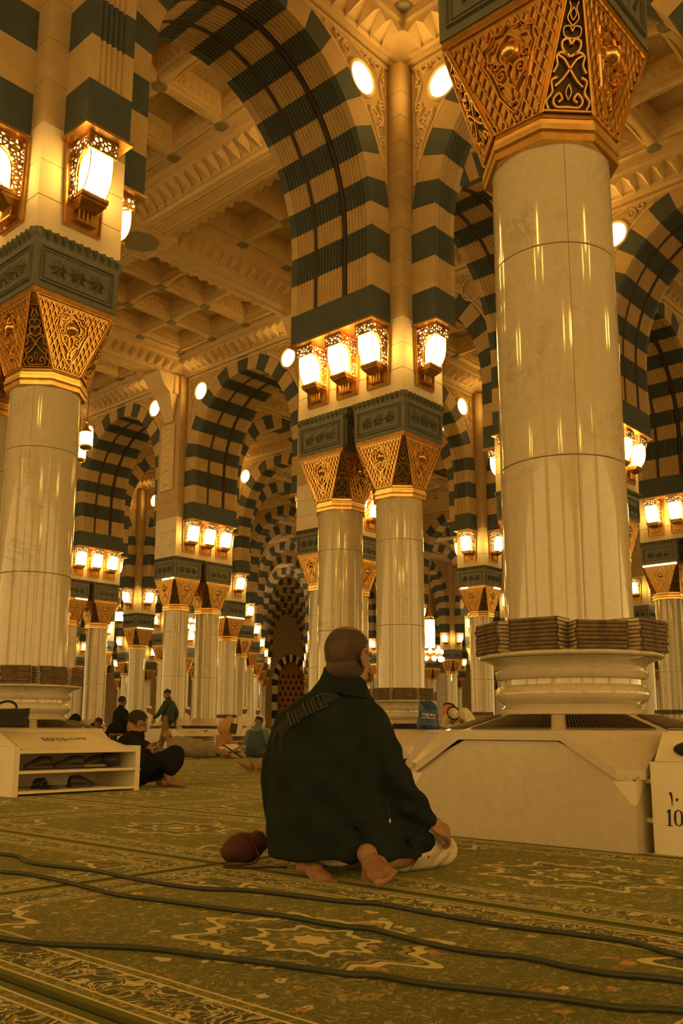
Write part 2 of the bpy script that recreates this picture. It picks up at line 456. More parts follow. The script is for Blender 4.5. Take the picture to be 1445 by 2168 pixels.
def spiral(cx, cy, r0, turns, a0, sgn=1, n=22, r1=0.006):
    return [(cx + (r0 + (r1 - r0) * i / n) * math.cos(a0 + sgn * 2 * pi * turns * i / n), cy + (r0 + (r1 - r0) * i / n) * math.sin(a0 + sgn * 2 * pi * turns * i / n)) for i in range(n + 1)]
MED = [(0.0, 0.07), (0.035, 0.11), (0.06, 0.15), (0.10, 0.21), (0.125, 0.30), (0.155, 0.385), (0.19, 0.45), (0.175, 0.50), (0.185, 0.545), (0.14, 0.56), (0.11, 0.605), (0.06, 0.60), (0.0, 0.635)]
def in_med(a, h):
    a = abs(a)
    for (a0, h0), (a1, h1) in zip(MED, MED[1:]):
        lo, hi = min(h0, h1), max(h0, h1)
        if lo <= h <= hi and hi > lo:
            if a <= max(a0, a1) and a <= a0 + (a1 - a0) * (h - h0) / (h1 - h0) + 0.004: return True
    return False
def inside_face(a, h):
    if h < 0.012 or h > FH - 0.03: return False
    hw = OS + (CH - 0.035 - OS) * h / FH
    return abs(a) < hw - 0.012
def axis_face_meshes():
    b = MB()
    n = 6
    b.add([capface(s, t) - FN * 0.006 for t in (0, 1) for s in (-1, 1)], [(0, 1, 3, 2)])
    panel = b
    lat = MB()
    dx = (CH - 0.035 - OS); L = math.hypot(dx, FH); ux, uy = dx / L, FH / L
    for sg in (1, -1):
        d = (sg * ux * 1.15, uy); dl = math.hypot(*d); d = (d[0] / dl, d[1] / dl)
        pn = (d[1], -d[0])
        for k in range(-16, 17):
            c = 0.056 * k
            run = []
            for i in range(0, 91):
                q = -0.1 + 1.0 * i / 90
                a = pn[0] * c + d[0] * q; h = pn[1] * c + d[1] * q
                if inside_face(a, h) and not in_med(a, h): run.append((a, h))
                else:
                    if len(run) > 2: lat.ridge([flat2(*run[0]), flat2(*run[-1])], FN, 0.017, 0.014)
                    run = []
            if len(run) > 2: lat.ridge([flat2(*run[0]), flat2(*run[-1])], FN, 0.017, 0.014)
    # cross bars, roughly level, as in the square mesh
    med = MB()
    outl = [flat2(a, h) for a, h in MED] + [flat2(-a, h) for a, h in MED[-2:0:-1]]
    med.ridge(outl, FN, 0.02, 0.022, closed=True)
    inner = [flat2(a * 0.84, 0.02 + h * 0.955) for a, h in MED] + [flat2(-a * 0.84, 0.02 + h * 0.955) for a, h in MED[-2:0:-1]]
    med.ridge(inner, FN, 0.01, 0.015, closed=True)
    def st(pts, wd=0.02, ht=0.02, mir=True, sp=4):
        P = [(p[0], p[1], 0) for p in pts]; P = spline(P, sp) if len(P) < 12 else [Vector(p) for p in P]
        for sg in ((1, -1) if mir else (1,)):
            med.ridge([flat2(sg * p[0], p[1]) for p in P], FN, wd, ht)
    st(spiral(0.068, 0.335, 0.042, 1.5, R(200), -1), 0.018, 0.022)
    st(spiral(0.105, 0.405, 0.034, 1.2, R(-60), 1), 0.016, 0.018)
    st([(0.03, 0.12), (0.012, 0.2), (0.05, 0.26), (0.1, 0.31), (0.115, 0.37)], 0.022, 0.024)
    st([(0.0, 0.13), (0.028, 0.17), (0.012, 0.215), (0.0, 0.25)], 0.02, 0.024)
    st([(0.02, 0.28), (0.03, 0.33), (0.012, 0.37), (0.0, 0.39)], 0.016, 0.02)
    st([(0.125, 0.44), (0.15, 0.47), (0.135, 0.52), (0.09, 0.53), (0.075, 0.57)], 0.018, 0.02)
    st([(0.06, 0.40), (0.085, 0.43), (0.09, 0.48), (0.055, 0.53), (0.0, 0.57)], 0.016, 0.02)
    for q in range(4):
        st([(0.075 + 0.012 * q, 0.27 + 0.03 * q), (0.095 + 0.012 * q, 0.275 + 0.03 * q)], 0.01, 0.014, sp=3)
    boss = MB()
    c = flat2(0, 0.462)
    rot = FN.to_track_quat('Z', 'Y').to_matrix()
    nb = 20; rings = []
    for r, z in [(0.064, 0.0), (0.062, 0.012), (0.052, 0.016), (0.050, 0.03), (0.042, 0.046), (0.026, 0.058), (0.008, 0.063)]:
        rings.append([c + rot @ Vector(((r * (1 + 0.05 * (i % 2))) * math.cos(2 * pi * i / nb), (r * (1 + 0.05 * (i % 2))) * math.sin(2 * pi * i / nb), z)) for i in range(nb)])
    boss.rings(rings)
    fr = MB()
    pts = [capface(-0.985, 0.0), capface(-0.985, 1.0), capface(0.985, 1.0), capface(0.985, 0.0)]
    fr.ridge([p for p in pts], FN, 0.018, 0.016, closed=True)
    return panel.mesh('relief_panel', M['gold_dull']), lat.mesh('lattice', M['gold']), med.mesh('scroll_medallion', M['gold']), boss.mesh('boss', M['gold'], True), fr.mesh('panel_frame', M['gold'])
AXF = axis_face_meshes()
def corner_face_meshes():
    """the narrow openwork panel on the (-x,-y) corner, built facing -y then turned by 45 degrees"""
    ap0 = OA; ap1 = (CH - 0.035 + CH) / math.sqrt(2) ; w1 = 0.028
    def P(s, t): return Vector((s * (OS + (w1 - OS) * t), -(ap0 + (ap1 - ap0) * t), CZ0 + (CZ1 - CZ0) * t))
    nrm = Vector((0, -(CZ1 - CZ0), -(ap1 - ap0))).normalized()
    b = MB(); b.add([P(s, t) - nrm * 0.01 for t in (0, 1) for s in (-1, 1)], [(0, 1, 3, 2)])
    op = MB()
    def st(pts, wd=0.025, ht=0.016, mir=True):
        Q = spline([(x, y, 0) for x, y in pts], 5)
        for sg in ((1, -1) if mir else (1,)):
            op.ridge([P(sg * p.x, p.y) for p in Q], nrm, wd, ht)
    st([(0.75, 0.03), (0.9, 0.09), (0.72, 0.16), (0.85, 0.24), (0.6, 0.27)])
    st([(0.0, 0.05), (0.45, 0.05), (0.62, 0.10), (0.42, 0.15), (0.25, 0.11), (0.4, 0.085)])
    st([(0.0, 0.1), (0.12, 0.16), (0.0, 0.22)], 0.014)
    st([(0.65, 0.2), (0.35, 0.25), (0.0, 0.33), (-0.35, 0.40), (-0.75, 0.43)])
    st([(0.85, 0.30), (0.7, 0.36), (0.82, 0.42), (0.6, 0.45), (0.2, 0.44)])
    st([(0.0, 0.42), (0.5, 0.47), (0.62, 0.53), (0.25, 0.55), (0.0, 0.51)])
    st([(0.0, 0.55), (0.55, 0.57), (0.66, 0.63), (0.2, 0.64), (0.0, 0.60)], 0.014)
    st([(0.0, 0.64), (0.5, 0.70), (0.3, 0.77), (0.55, 0.82)], 0.014)
    st([(0.0, 0.78), (0.28, 0.73), (0.0, 0.68)], 0.012)
    st([(-1, 0.02), (1, 0.02)], 0.02, 0.02, False)
    st([(0.97, 0.0), (0.97, 1.0)], 0.014, 0.024)
    st([(-1, 0.84), (1, 0.84)], 0.014, 0.018, False)
    for q in range(5): st([(-0.9, 0.865 + q * 0.026), (0.9, 0.865 + q * 0.026)], 0.006, 0.01, False)
    for q in (-0.5, 0, 0.5): st([(q, 0.85), (q, 0.98)], 0.006, 0.01, False)
    rz = Matrix.Rotation(R(-45), 4, 'Z')
    return b.mesh('openwork_back', M['gold_dark']), op.mesh('openwork', M['gold_dull'])
CNF = corner_face_meshes()
def abacus_mesh():
    b = MB(); b.box(-CH, CH, -CH, CH, 4.86, 4.875, 0); b.box(-0.478, 0.478, -0.478, 0.478, 4.875, 4.93, 0)
    b.box(-CH + 0.03, CH - 0.03, -CH + 0.03, CH - 0.03, 4.82, 4.861, 0, top=(-CH, CH, -CH, CH))
    # inner body so that nothing shows through between the panels
    rr = (OA - 0.02) / math.cos(pi / 8)
    lo = [(rr * math.cos(pi / 8 + k * pi / 4), rr * math.sin(pi / 8 + k * pi / 4), CZ0) for k in range(8)]
    h = CH - 0.03
    up = []
    for k in range(8):
        a = pi / 8 + k * pi / 4; cx, cy = math.cos(a), math.sin(a)
        sx, sy = (1 if cx > 0 else -1), (1 if cy > 0 else -1)
        e = h - 0.03
        up.append((sx * h, sy * e, CZ1) if abs(cx) > abs(cy) else (sx * e, sy * h, CZ1))
    b.rings([lo, up], 1)
    return b.mesh('abacus', [M['gold_dull'], M['gold_dark']])
ABAC = abacus_mesh()
# grey green block ----------------------------------------------
def block_mesh():
    b = MB()
    b.box(-0.487, 0.487, -0.487, 0.487, 4.93, 5.40, 0, top=(-0.492, 0.492, -0.492, 0.492))
    b.box(-0.492, 0.492, -0.492, 0.492, 5.40, 5.44, 0, top=(-0.50, 0.50, -0.50, 0.50))
    b.box(-0.497, 0.497, -0.497, 0.497, 5.44, 5.552, 0, top=(-0.507, 0.507, -0.507, 0.507))
    return b.mesh('block_body', M['block'])
BLOCK = block_mesh()
def block_face_meshes():
    fr = MB(); y = -0.490
    def P(x, z, o=0.0): return Vector((x, y - o, z))
    x0, z0, z1 = 0.42, 5.005, 5.375
    for q, (wd, ht) in enumerate([(0.03, 0.022), (0.014, 0.012)]):
        s = q * 0.035
        fr.ridge([P(-x0 + s, z0 + s), P(x0 - s, z0 + s), P(x0 - s, z1 - s), P(-x0 + s, z1 - s)], (0, -1, 0), wd, ht, closed=True)
    stars = MB()
    for cx in (-0.225, 0.0, 0.225):
        cz = 5.185; ring = []
        for i in range(16):
            r = 0.118 if i % 2 == 0 else 0.062
            a = pi / 8 * i + pi / 2
            ring.append(P(cx + r * math.cos(a), cz + r * math.sin(a) * 1.0, 0.001))
        stars.add(ring + [P(cx, cz, 0.085)], [(i, (i + 1) % 16, 16) for i in range(16)])
    teeth = MB()
    n = 11
    for i in range(n):
        x = -0.46 + 0.92 * i / (n - 1); w_ = 0.042
        zt, zb_ = 5.545, 5.435
        teeth.add([P(x - w_, zt, 0.016), P(x + w_, zt, 0.016), P(x, zb_, 0.01), P(x, zt, 0.06), P(x - w_ * 0.6, 5.49, 0.012), P(x + w_ * 0.6, 5.49, 0.012), P(x, 5.485, 0.07)],
                  [(0, 3, 6, 4), (3, 1, 5, 6), (4, 6, 2), (6, 5, 2), (0, 1, 3)])
    return fr.mesh('panel_frame', M['block']), stars.mesh('star_relief', M['block']), teeth.mesh('leaf_frieze', M['block'])
BLF = block_face_meshes()

# marble box with vents -----------------------------------------
def octo(hx, hy, c, z):
    return [(-hx + c, -hy, z), (hx - c, -hy, z), (hx, -hy + c, z), (hx, hy - c, z), (hx - c, hy, z), (-hx + c, hy, z), (-hx, hy - c, z), (-hx, -hy + c, z)]
def box_parts(hx, hy, root, bs=0.665):
    """square marble housing with sloped corner planes, thick edge slab and eight vent panels"""
    e = hx + 0.022; f = hy + 0.022
    c = 0.385
    zt, zl, th = 0.548, 0.372, 0.047
    b = MB(); q = 0.035; s = 0.115
    b.add(*( lambda v: (v, [(3, 2, 1, 0)]))([(-hx, -hy, 0), (hx, -hy, 0), (hx, hy, 0), (-hx, hy, 0)]))
    # walls above 0.30 follow the slab's falling edges
    def wall(p0, p1, L):
        # p0,p1 corner points of one side
        d = Vector(p1) - Vector(p0); n = d.length; d.normalize(); p0 = Vector(p0)
        pts = [p0, p0 + d * n, p0 + d * n + Vector((0, 0, zl - th - .004)), p0 + d * (n - c) + Vector((0, 0, zt - th - .004)), p0 + d * c + Vector((0, 0, zt - th - .004)), p0 + Vector((0, 0, zl - th - .004))]
        b.add(pts, [(0, 1, 2, 3, 4, 5)])
    P4 = [(-hx, -hy, 0), (hx, -hy, 0), (hx, hy, 0), (-hx, hy, 0)]
    for i in range(4): wall(P4[i], P4[(i + 1) % 4], 0)
    body = b.obj('housing', M['marble_box'], root)
    bev = body.modifiers.new('soft', 'BEVEL'); bev.width = 0.012; bev.segments = 2; bev.limit_method = 'ANGLE'
    # slab: octagonal centre + four falling corner leaves
    sl = MB()
    for z0, z1 in ((zt - th, zt),):
        sl.rings([octo(e, f, c, z0), octo(e, f, c, z1)])
    slab = sl.obj('edge_slab', M['marble_box'], root)
    for sx in (-1, 1):
        for sy in (-1, 1):
            k = MB(); w_ = 0.10
            top = [(sx * (e - c), sy * f, zt), (sx * e, sy * (f - c), zt), (sx * e, sy * (f - w_), zl), (sx * (e - w_), sy * f, zl)]
            bot = [(x, y, z - th) for x, y, z in top]
            k.rings([bot, top])
            k.obj('corner_leaf', M['marble_box'], root)
            # small pointed stop under the leaf
            st = MB()
            st.rings([[(sx * (hx - 0.0), sy * (hy - 0.11), zl - th - 0.005), (sx * (hx - 0.11), sy * (hy + 0.0), zl - th - 0.005), (sx * (hx + 0.006), sy * (hy + 0.006), zl - th - 0.005)],
                      [(sx * (hx + 0.002), sy * (hy - 0.02), 0.215), (sx * (hx - 0.02), sy * (hy + 0.002), 0.215), (sx * (hx + 0.006), sy * (hy + 0.006), 0.215)]])
            st.obj('corner_stop', M['paint'], root)
    # vent panels on the sloping lid
    zi = 0.632; ix, iy, ic = hx - 0.235, hy - 0.235, 0.275
    O = octo(e - 0.012, f - 0.012, c, zt); I = octo(ix, iy, ic, zi)
    lc = MB(); lc.rings([octo(ix, iy, ic, zt), octo(ix, iy, ic, zi)]); lc.obj('column_seat', M['marble_box'], root)
    for i in range(8):
        a, bb, cc, d = Vector(O[i]), Vector(O[(i + 1) % 8]), Vector(I[(i + 1) % 8]), Vector(I[i])
        nrm = (bb - a).cross(d - a).normalized()
        lid = MB(); lid.add([a, bb, cc, d, a - nrm * 0.03, bb - nrm * 0.03, cc - nrm * 0.03, d - nrm * 0.03], [(0, 1, 2, 3), (4, 7, 6, 5), (0, 4, 5, 1), (1, 5, 6, 2), (2, 6, 7, 3), (3, 7, 4, 0)])
        o = lid.obj('lid_panel', M['marble_box'], root)
        g = MB(); ctr = (a + bb + cc + d) / 4
        def ins(p, k=0.82): return ctr + (p - ctr) * k + nrm * 0.003
        A, B_, C_, D_ = ins(a), ins(bb), ins(cc), ins(d)
        g.add([A, B_, C_, D_], [(0, 1, 2, 3)], 1)
        g.ridge([A, B_, C_, D_], nrm, 0.012, 0.006, 0, closed=True)
        n = max(8, int((bb - a).length / 0.021))
        # slanting slats
        for k in range(1, n):
            t = k / n
            p = A.lerp(B_, t); t2 = min(1, max(0, t))
            q2 = D_.lerp(C_, t2)
            g.ridge([p, q2], nrm, 0.008, 0.009, 0)
        g.obj('vent_grille', [M['grille'], M['vent_dark']], o)

# ---------------------------------------------------------------- piers
PIER_Z = [5.553, 5.92, 6.32, 6.75, 7.24, 7.73, 8.22, 8.72, 9.22, 9.72, 10.15, 10.58, 11.12]
_pier_cache = {}
def pier_mesh(hx, hy, z0, z1, big):
    k = (hx, hy, z0, big)
    if k not in _pier_cache:
        b = MB(); e = 0.007
        b.rings([[(-hx + e, -hy + e, z0), (hx - e, -hy + e, z0), (hx - e, hy - e, z0), (-hx + e, hy - e, z0)],
                 [(-hx, -hy, z0 + e), (hx, -hy, z0 + e), (hx, hy, z0 + e), (-hx, hy, z0 + e)],
                 [(-hx, -hy, z1 - e), (hx, -hy, z1 - e), (hx, hy, z1 - e), (-hx, hy, z1 - e)],
                 [(-hx + e, -hy + e, z1), (hx - e, -hy + e, z1), (hx - e, hy - e, z1), (-hx + e, hy - e, z1)]])
        _pier_cache[k] = b.mesh('stone_course', M['stone'] if z0 < 6.7 else M['light'])
    return _pier_cache[k]
_pj = {}
def pier_joined(hx, hy):
    if (hx, hy) not in _pj:
        b = MB(); b.box(-hx, hx, -hy, hy, 5.553, 6.75, 0); b.box(-hx, hx, -hy, hy, 6.75, 11.12, 1)
        _pj[(hx, hy)] = b.mesh('pier', [M['stone'], M['light']])
    return _pj[(hx, hy)]
def pier(x, y, hx, hy, label, near=True):
    if near:
        root = thing('stone_pier', label, 'pier', (x, y, 5.553), kind='thing')
        for z0, z1 in zip(PIER_Z, PIER_Z[1:]):
            inst('stone_course', pier_mesh(hx, hy, z0, z1, 0), root, (0, 0, -5.553))
        j = MB(); j.box(-hx + 0.004, hx - 0.004, -hy + 0.004, hy - 0.004, 5.56, 11.11)
        o = j.obj('joint_core', M['joint'], root, loc=(0, 0, -5.553))
        return root
    o = inst('stone_pier', pier_joined(hx, hy), None, (x, y, 0)); tag(o, label, 'pier', kind='thing'); return o

# ---------------------------------------------------------------- arches
AW, BW = 2.06, 0.26
EB = 2.52; ZS = 8.16; Z0 = 6.66
def intr():
    pts = [(-AW, Z0), (-AW, ZS)]
    out = [((-AW, Z0 + (ZS - Z0) * i / 6)) for i in range(6)]
    n = 90
    for i in range(n + 1):
        a = pi - pi * i / n
        out.append((AW * math.cos(a), ZS + EB * math.sin(a)))
    out += [((AW, ZS - (ZS - Z0) * i / 6)) for i in range(1, 7)]
    return out
INT = intr()
_s = [0.0]
for p, q in zip(INT, INT[1:]): _s.append(_s[-1] + math.dist(p, q))
SL = _s[-1]
def at(s):
    s = max(0, min(SL, s))
    for i in range(len(_s) - 1):
        if _s[i + 1] >= s:
            t = (s - _s[i]) / max(1e-9, _s[i + 1] - _s[i])
            x = INT[i][0] + (INT[i + 1][0] - INT[i][0]) * t; z = INT[i][1] + (INT[i + 1][1] - INT[i][1]) * t
            break
    # outward normal
    if z < ZS - 1e-6: nx, nz = (-1, 0) if x < 0 else (1, 0)
    else:
        nx, nz = x / AW ** 2, (z - ZS) / EB ** 2
        l = math.hypot(nx, nz) or 1; nx /= l; nz /= l
    return x, z, nx, nz
_arc = (SL - 3.0) / 2
_st = [0, 0.5, 1.02, 1.5] + [1.5 + _arc / 9.5 * k for k in range(1, 10)]
CUT = _st + [SL - s for s in _st[::-1]]
TH = 0.44
def flute(w, double):
    """transverse profile: list of (y, depth into the stone)"""
    out = [(-w, 0), (-w + 0.10, 0)]
    y = -w + 0.10; per = 0.065
    while y < w - 0.10 - per * 0.5:
        if double and min(abs(y + per / 2 - 0.31), abs(y + per / 2 + 0.31)) < 0.045:
            out += [(y + 0.005, 0.0), (y + 0.006, 0.07), (y + per - 0.006, 0.07), (y + per - 0.005, 0.0)]
        else:
            out += [(y + per * 0.15, 0.0), (y + per * 0.5, 0.028), (y + per * 0.85, 0.0)]
        y += per
    out += [(w - 0.10, 0), (w, 0)]
    return out
def voussoir_mesh(i, w, double, simple_=False):
    s0, s1 = CUT[i] + 0.0015, CUT[i + 1] - 0.0015
    prof = flute(w, double) if not simple_ and i not in (0, 24) else [(-w, 0), (w, 0)]
    ns = 1 if (s1 <= 1.5 or s0 >= SL - 1.5) else 3
    b = MB(); rings = []
    for k in range(ns + 1):
        x, z, nx, nz = at(s0 + (s1 - s0) * k / ns)
        # keep the back of the stones inside the pier faces
        t = TH
        if abs(x + nx * t) > 2.498: t = (2.498 - abs(x)) / max(1e-6, abs(nx))
        ring = [(x + nx * d, y, z + nz * d) for y, d in prof]
        ring += [(x + nx * t, w, z + nz * t), (x + nx * t, -w, z + nz * t)]
        rings.append(ring)
    b.rings(rings)
    return b
VMAT = lambda i: M['dark'] if i % 2 == 0 else M['light']
VOUS = {w: [voussoir_mesh(i, w, w > 0.5).mesh('voussoir', VMAT(i)) for i in range(25)] for w in (0.26, 0.86)}
def arch_joined(w):
    b = MB()
    for i in range(25):
        q = voussoir_mesh(i, w, False, True); o = len(b.v); b.v += q.v
        for f in q.f: b.f.append([o + a for a in f]); b.m.append(i % 2)
    spandrel_into(b, w, 1)
    return b.mesh('arch', [M['dark'], M['light']])
def spandrel_into(b, w, mi=0, half=None):
    y = w - 0.045
    n0 = len(b.f); b.box(-2.498, 2.498, -(w - 0.003), w - 0.003, 11.085, 11.128, mi)
    for sg in (-1, 1):
        pts = []
        n = 40
        for k in range(n + 1):
            s = 1.5 + (SL / 2 - 1.5) * k / n
            x, z, nx, nz = at(s)
            t = TH - 0.02
            if abs(x + nx * t) > 2.5: continue
            pts.append((x + nx * t, z + nz * t))
        pts = [(-2.5, pts[0][1])] + pts
        for (xa, za), (xb, zb_) in zip(pts, pts[1:]):
            xs, xe = (xa, xb) if sg < 0 else (-xa, -xb)
            b.add([(xs, -y, za), (xe, -y, zb_), (xe, -y, 11.125), (xs, -y, 11.125), (xs, y, za), (xe, y, zb_), (xe, y, 11.125), (xs, y, 11.125)],
                  [(0, 1, 2, 3), (7, 6, 5, 4), (3, 2, 6, 7)], mi)
def spandrel_mesh(w):
    b = MB(); spandrel_into(b, w, 0); return b.mesh('spandrel_wall', M['light'])
SPAN = {w: spandrel_mesh(w) for w in (0.26, 0.86)}
def carve_mesh(w, fy, sg):
    """raised frame, scrolls and lamp surround on both faces of the spandrels"""
    b = MB()
    for fy in (fy,):
        y = fy * (w - 0.045)
        N = Vector((0, fy, 0))
        for sg in (sg,):
            def st(pts, wd, ht, sm=4, closed=False):
                Q = spline([(p[0], p[1], 0) for p in pts], sm, closed) if sm else [Vector((p[0], p[1], 0)) for p in pts]
                b.ridge([(sg * q.x, y, q.y) for q in Q], N, wd, ht, closed=closed)
            ext = []
            for k in range(24):
                s = 1.5 + (SL / 2 - 1.5) * k / 23 * 0.985
                x, z, nx, nz = at(s); t = TH + 0.05
                if abs(x + nx * t) < 2.43 and z + nz * t < 11.0: ext.append((abs(x + nx * t), z + nz * t))
            st(ext, 0.07, 0.03, 0)
            st([(2.45, 9.0), (2.45, 11.0)], 0.06, 0.03, 0)
            st([(0.0, 11.06), (2.45, 11.06)], 0.09, 0.05, 0)
            cx, cz = 1.86, 10.55
            st([(cx + 0.29 * math.cos(a * pi / 8), cz + 0.29 * math.sin(a * pi / 8)) for a in range(16)], 0.06, 0.05, 0, True)
            for (sx, sz, r, t, a0, d) in [(2.28, 10.05, 0.13, 1.6, 2.2, 1), (2.14, 10.12, 0.10, 1.4, 0.3, -1), (2.32, 9.72, 0.10, 1.5, 1.2, -1), (2.37, 9.42, 0.07, 1.2, 2.0, 1), (2.33, 10.35, 0.09, 1.4, 4.0, 1),
                                          (1.5, 10.86, 0.13, 1.6, 0.5, 1), (1.28, 10.96, 0.09, 1.4, 2.5, -1), (1.02, 11.06, 0.07, 1.3, 0.2, 1), (2.2, 10.98, 0.12, 1.5, 3.6, -1), (1.9, 11.05, 0.09, 1.4, 5.0, 1), (2.36, 10.75, 0.07, 1.3, 1.0, 1)]:
                st(spiral(sx, sz, r, t, a0, d, 18, 0.015), 0.045, 0.04, 0)
            st([(2.38, 9.25), (2.30, 9.6), (2.15, 9.95), (2.05, 10.2)], 0.05, 0.045)
            st([(2.2, 9.85), (2.36, 10.1), (2.25, 10.3)], 0.045, 0.045)
            st([(2.05, 10.9), (1.7, 10.98), (1.4, 11.08), (1.0, 11.12)], 0.045, 0.04)
            st([(2.4, 10.4), (2.3, 10.7), (2.38, 11.0), (2.2, 11.12)], 0.045, 0.04)
    return b.mesh('carved_scrolls', M['plaster'])
CARVE = {w: [carve_mesh(w, f, s) for f in (-1, 1) for s in (-1, 1)] for w in (0.26, 0.86)}
def slot_mesh():
    b = MB(); rings = []
    for y in (-0.31, 0.31):
        pts = []
        for k in range(60):
            x, z, nx, nz = at(0.5 + (SL - 1.0) * k / 59)
            pts.append((x, z, nx, nz))
        rings = [[(x + nx * 0.055, y - 0.042, z + nz * 0.055), (x - nx * 0.004, y - 0.036, z - nz * 0.004), (x - nx * 0.004, y + 0.036, z - nz * 0.004), (x + nx * 0.055, y + 0.042, z + nz * 0.055)] for x, z, nx, nz in pts]
        b.rings(rings)
    return b.mesh('dark_slot', M['slot'])
SLOT = slot_mesh()
def canopy_mesh(w, sg):
    b = MB()
    for sg in (sg,):
        x0, x1 = sorted((sg * 2.498, sg * 2.03))
        b.box(x0, x1, -w - 0.025, w + 0.025, Z0 - 0.035, Z0 - 0.003)
    return b.mesh('bronze_ledge', M['gold_dull'])
CANOPY = {w: [canopy_mesh(w, s) for s in (-1, 1)] for w in (0.26, 0.86)}
def disc_lamp_mesh():
    b = MB(); b.lathe([(0.0, 0.03), (0.22, 0.03), (0.25, 0.02), (0.258, 0.0)], 32, cap=False)
    return b.mesh('glass_disc', M['disc_glow'], True)
DISC = disc_lamp_mesh()
def disc_rim():
    b = MB(); b.lathe([(0.25, 0.0), (0.25, 0.035), (0.28, 0.04), (0.30, 0.0)], 32, cap=False)
    return b.mesh('rim', M['plaster'], True, True, 40)
RIM = disc_rim()
def script_mesh():
    # the brushed script on the round lamps: three strokes, a shadda and a dagger mark
    b = MB()
    def st(pts, wd=0.018): b.ridge([(p.x, p.y, 0.031) for p in spline([(x, y, 0) for x, y in pts], 5)], (0, 0, 1), wd, 0.003)
    st([(0.12, 0.10), (0.115, 0.0), (0.12, -0.09)])
    st([(0.055, 0.10), (0.05, -0.02), (0.03, -0.085), (-0.01, -0.07), (-0.015, 0.0), (-0.012, 0.085)])
    st([(-0.015, 0.02), (-0.02, -0.06), (-0.055, -0.09), (-0.09, -0.06), (-0.085, 0.0), (-0.06, -0.03), (-0.09, -0.085), (-0.13, -0.09)])
    st([(0.0, 0.12), (0.015, 0.14), (0.03, 0.12), (0.045, 0.145)], 0.011)
    return b.mesh('script', M['disc_script'], False)
M['disc_script'] = emis('etched script on lit glass', (0.9, 0.62, 0.26), 0.8)
SCRIPT = script_mesh()
def arch(axis, x0, y0, w, label, near=2, lamps=True, lampname=''):
    """axis 'x' or 'y'; (x0,y0) the lower grid node on the arch line; bays are 6 m"""
    if axis == 'x': loc, rz = (x0 + 3.0, y0, 0), 0.0
    else: loc, rz = (x0, y0 + 3.0, 0), pi / 2
    if near == 0:
        o = inst('arch', ARCHJ[w], None, loc, rz); tag(o, label, 'arch', kind='thing'); return o
    r = thing('arch', label, 'arch', loc, rz, kind='thing')
    for i in range(25): inst('voussoir', VOUS[w][i], r)
    inst('spandrel_wall', SPAN[w], r)
    [inst('carved_scrolls', me, r) for me in CARVE[w]]
    [inst('bronze_ledge', me, r) for me in CANOPY[w]]
    if w > 0.5: inst('dark_slot', SLOT, r)
    return r
ARCHJ = {w: arch_joined(w) for w in (0.26, 0.86)}
def round_lamp(axis, x0, y0, w, side, face, label):
    """side -1/+1 along the arch, face -1/+1 across it"""
    y = face * (w - 0.045 + 0.005)
    if axis == 'x': loc = Vector((x0 + 3 + side * 1.86, y0 + y, 10.55)); nrm = Vector((0, face, 0))
    else: loc = Vector((x0 - y, y0 + 3 + side * 1.86, 10.55)); nrm = Vector((-face, 0, 0))
    r = thing('round_lamp', label, 'lamp', loc)
    zax = nrm; xax = Vector((0, 0, 1)).cross(zax)
    m = Matrix((xax, Vector((0, 0, 1)), zax)).transposed().to_4x4(); m.translation = loc
    r.matrix_world = m
    inst('glass_disc', DISC, r); inst('rim', RIM, r); inst('script', SCRIPT, r)
    return r

# ---------------------------------------------------------------- ceiling bays
CF = 2.16; CPZ = 11.70; CIN = 2.74
def coffer_mesh():
    h = 0.72; b = MB()
    # outer rib faces: sloping sides and the raised inner panel
    lv = [(h - 0.085, CPZ), (h - 0.10, CPZ + 0.05), (h - 0.15, CPZ + 0.06), (h - 0.16, CPZ + 0.11), (h - 0.24, CPZ + 0.30), (h - 0.25, CPZ + 0.42)]
    rings = [[(-a, -a, z), (a, -a, z), (a, a, z), (-a, a, z)] for a, z in lv]
    b.rings(rings, 0, True, False)
    a = h - 0.25
    b.add([(-a, -a, CPZ + 0.42), (a, -a, CPZ + 0.42), (a, a, CPZ + 0.42), (-a, a, CPZ + 0.42)], [(0, 1, 2, 3)], 1)
    for k in range(4):
        m = Matrix.Rotation(k * pi / 2, 3, 'Z')
        def P(u, t): 
            a_ = h - 0.165 - 0.075 * t; return m @ Vector((u * a_, -a_, CPZ + 0.12 + 0.175 * t))
        N = m @ Vector((0, 0.93, -0.37))
        b.ridge([P(-0.82, 0.12), P(0.82, 0.12), P(0.78, 0.9), P(-0.78, 0.9)], N, 0.03, 0.018, 0, closed=True)
        for q in range(5):
            u = -0.62 + 0.31 * q
            b.ridge([P(u - 0.09, 0.25), P(u + 0.05, 0.45), P(u - 0.04, 0.6), P(u + 0.09, 0.8)], N, 0.04, 0.02, 0)
    return b.mesh('coffer', [M['plaster'], M['relief']])
COFFER = coffer_mesh()
def cdisc_mesh():
    b = MB(); b.lathe([(0.0, CPZ - 0.055), (0.11, CPZ - 0.055), (0.135, CPZ - 0.04), (0.145, CPZ + 0.0)], 20, cap=False)
    return b.mesh('rosette', M['disc'], True, True, 30)
CDISC = cdisc_mesh()
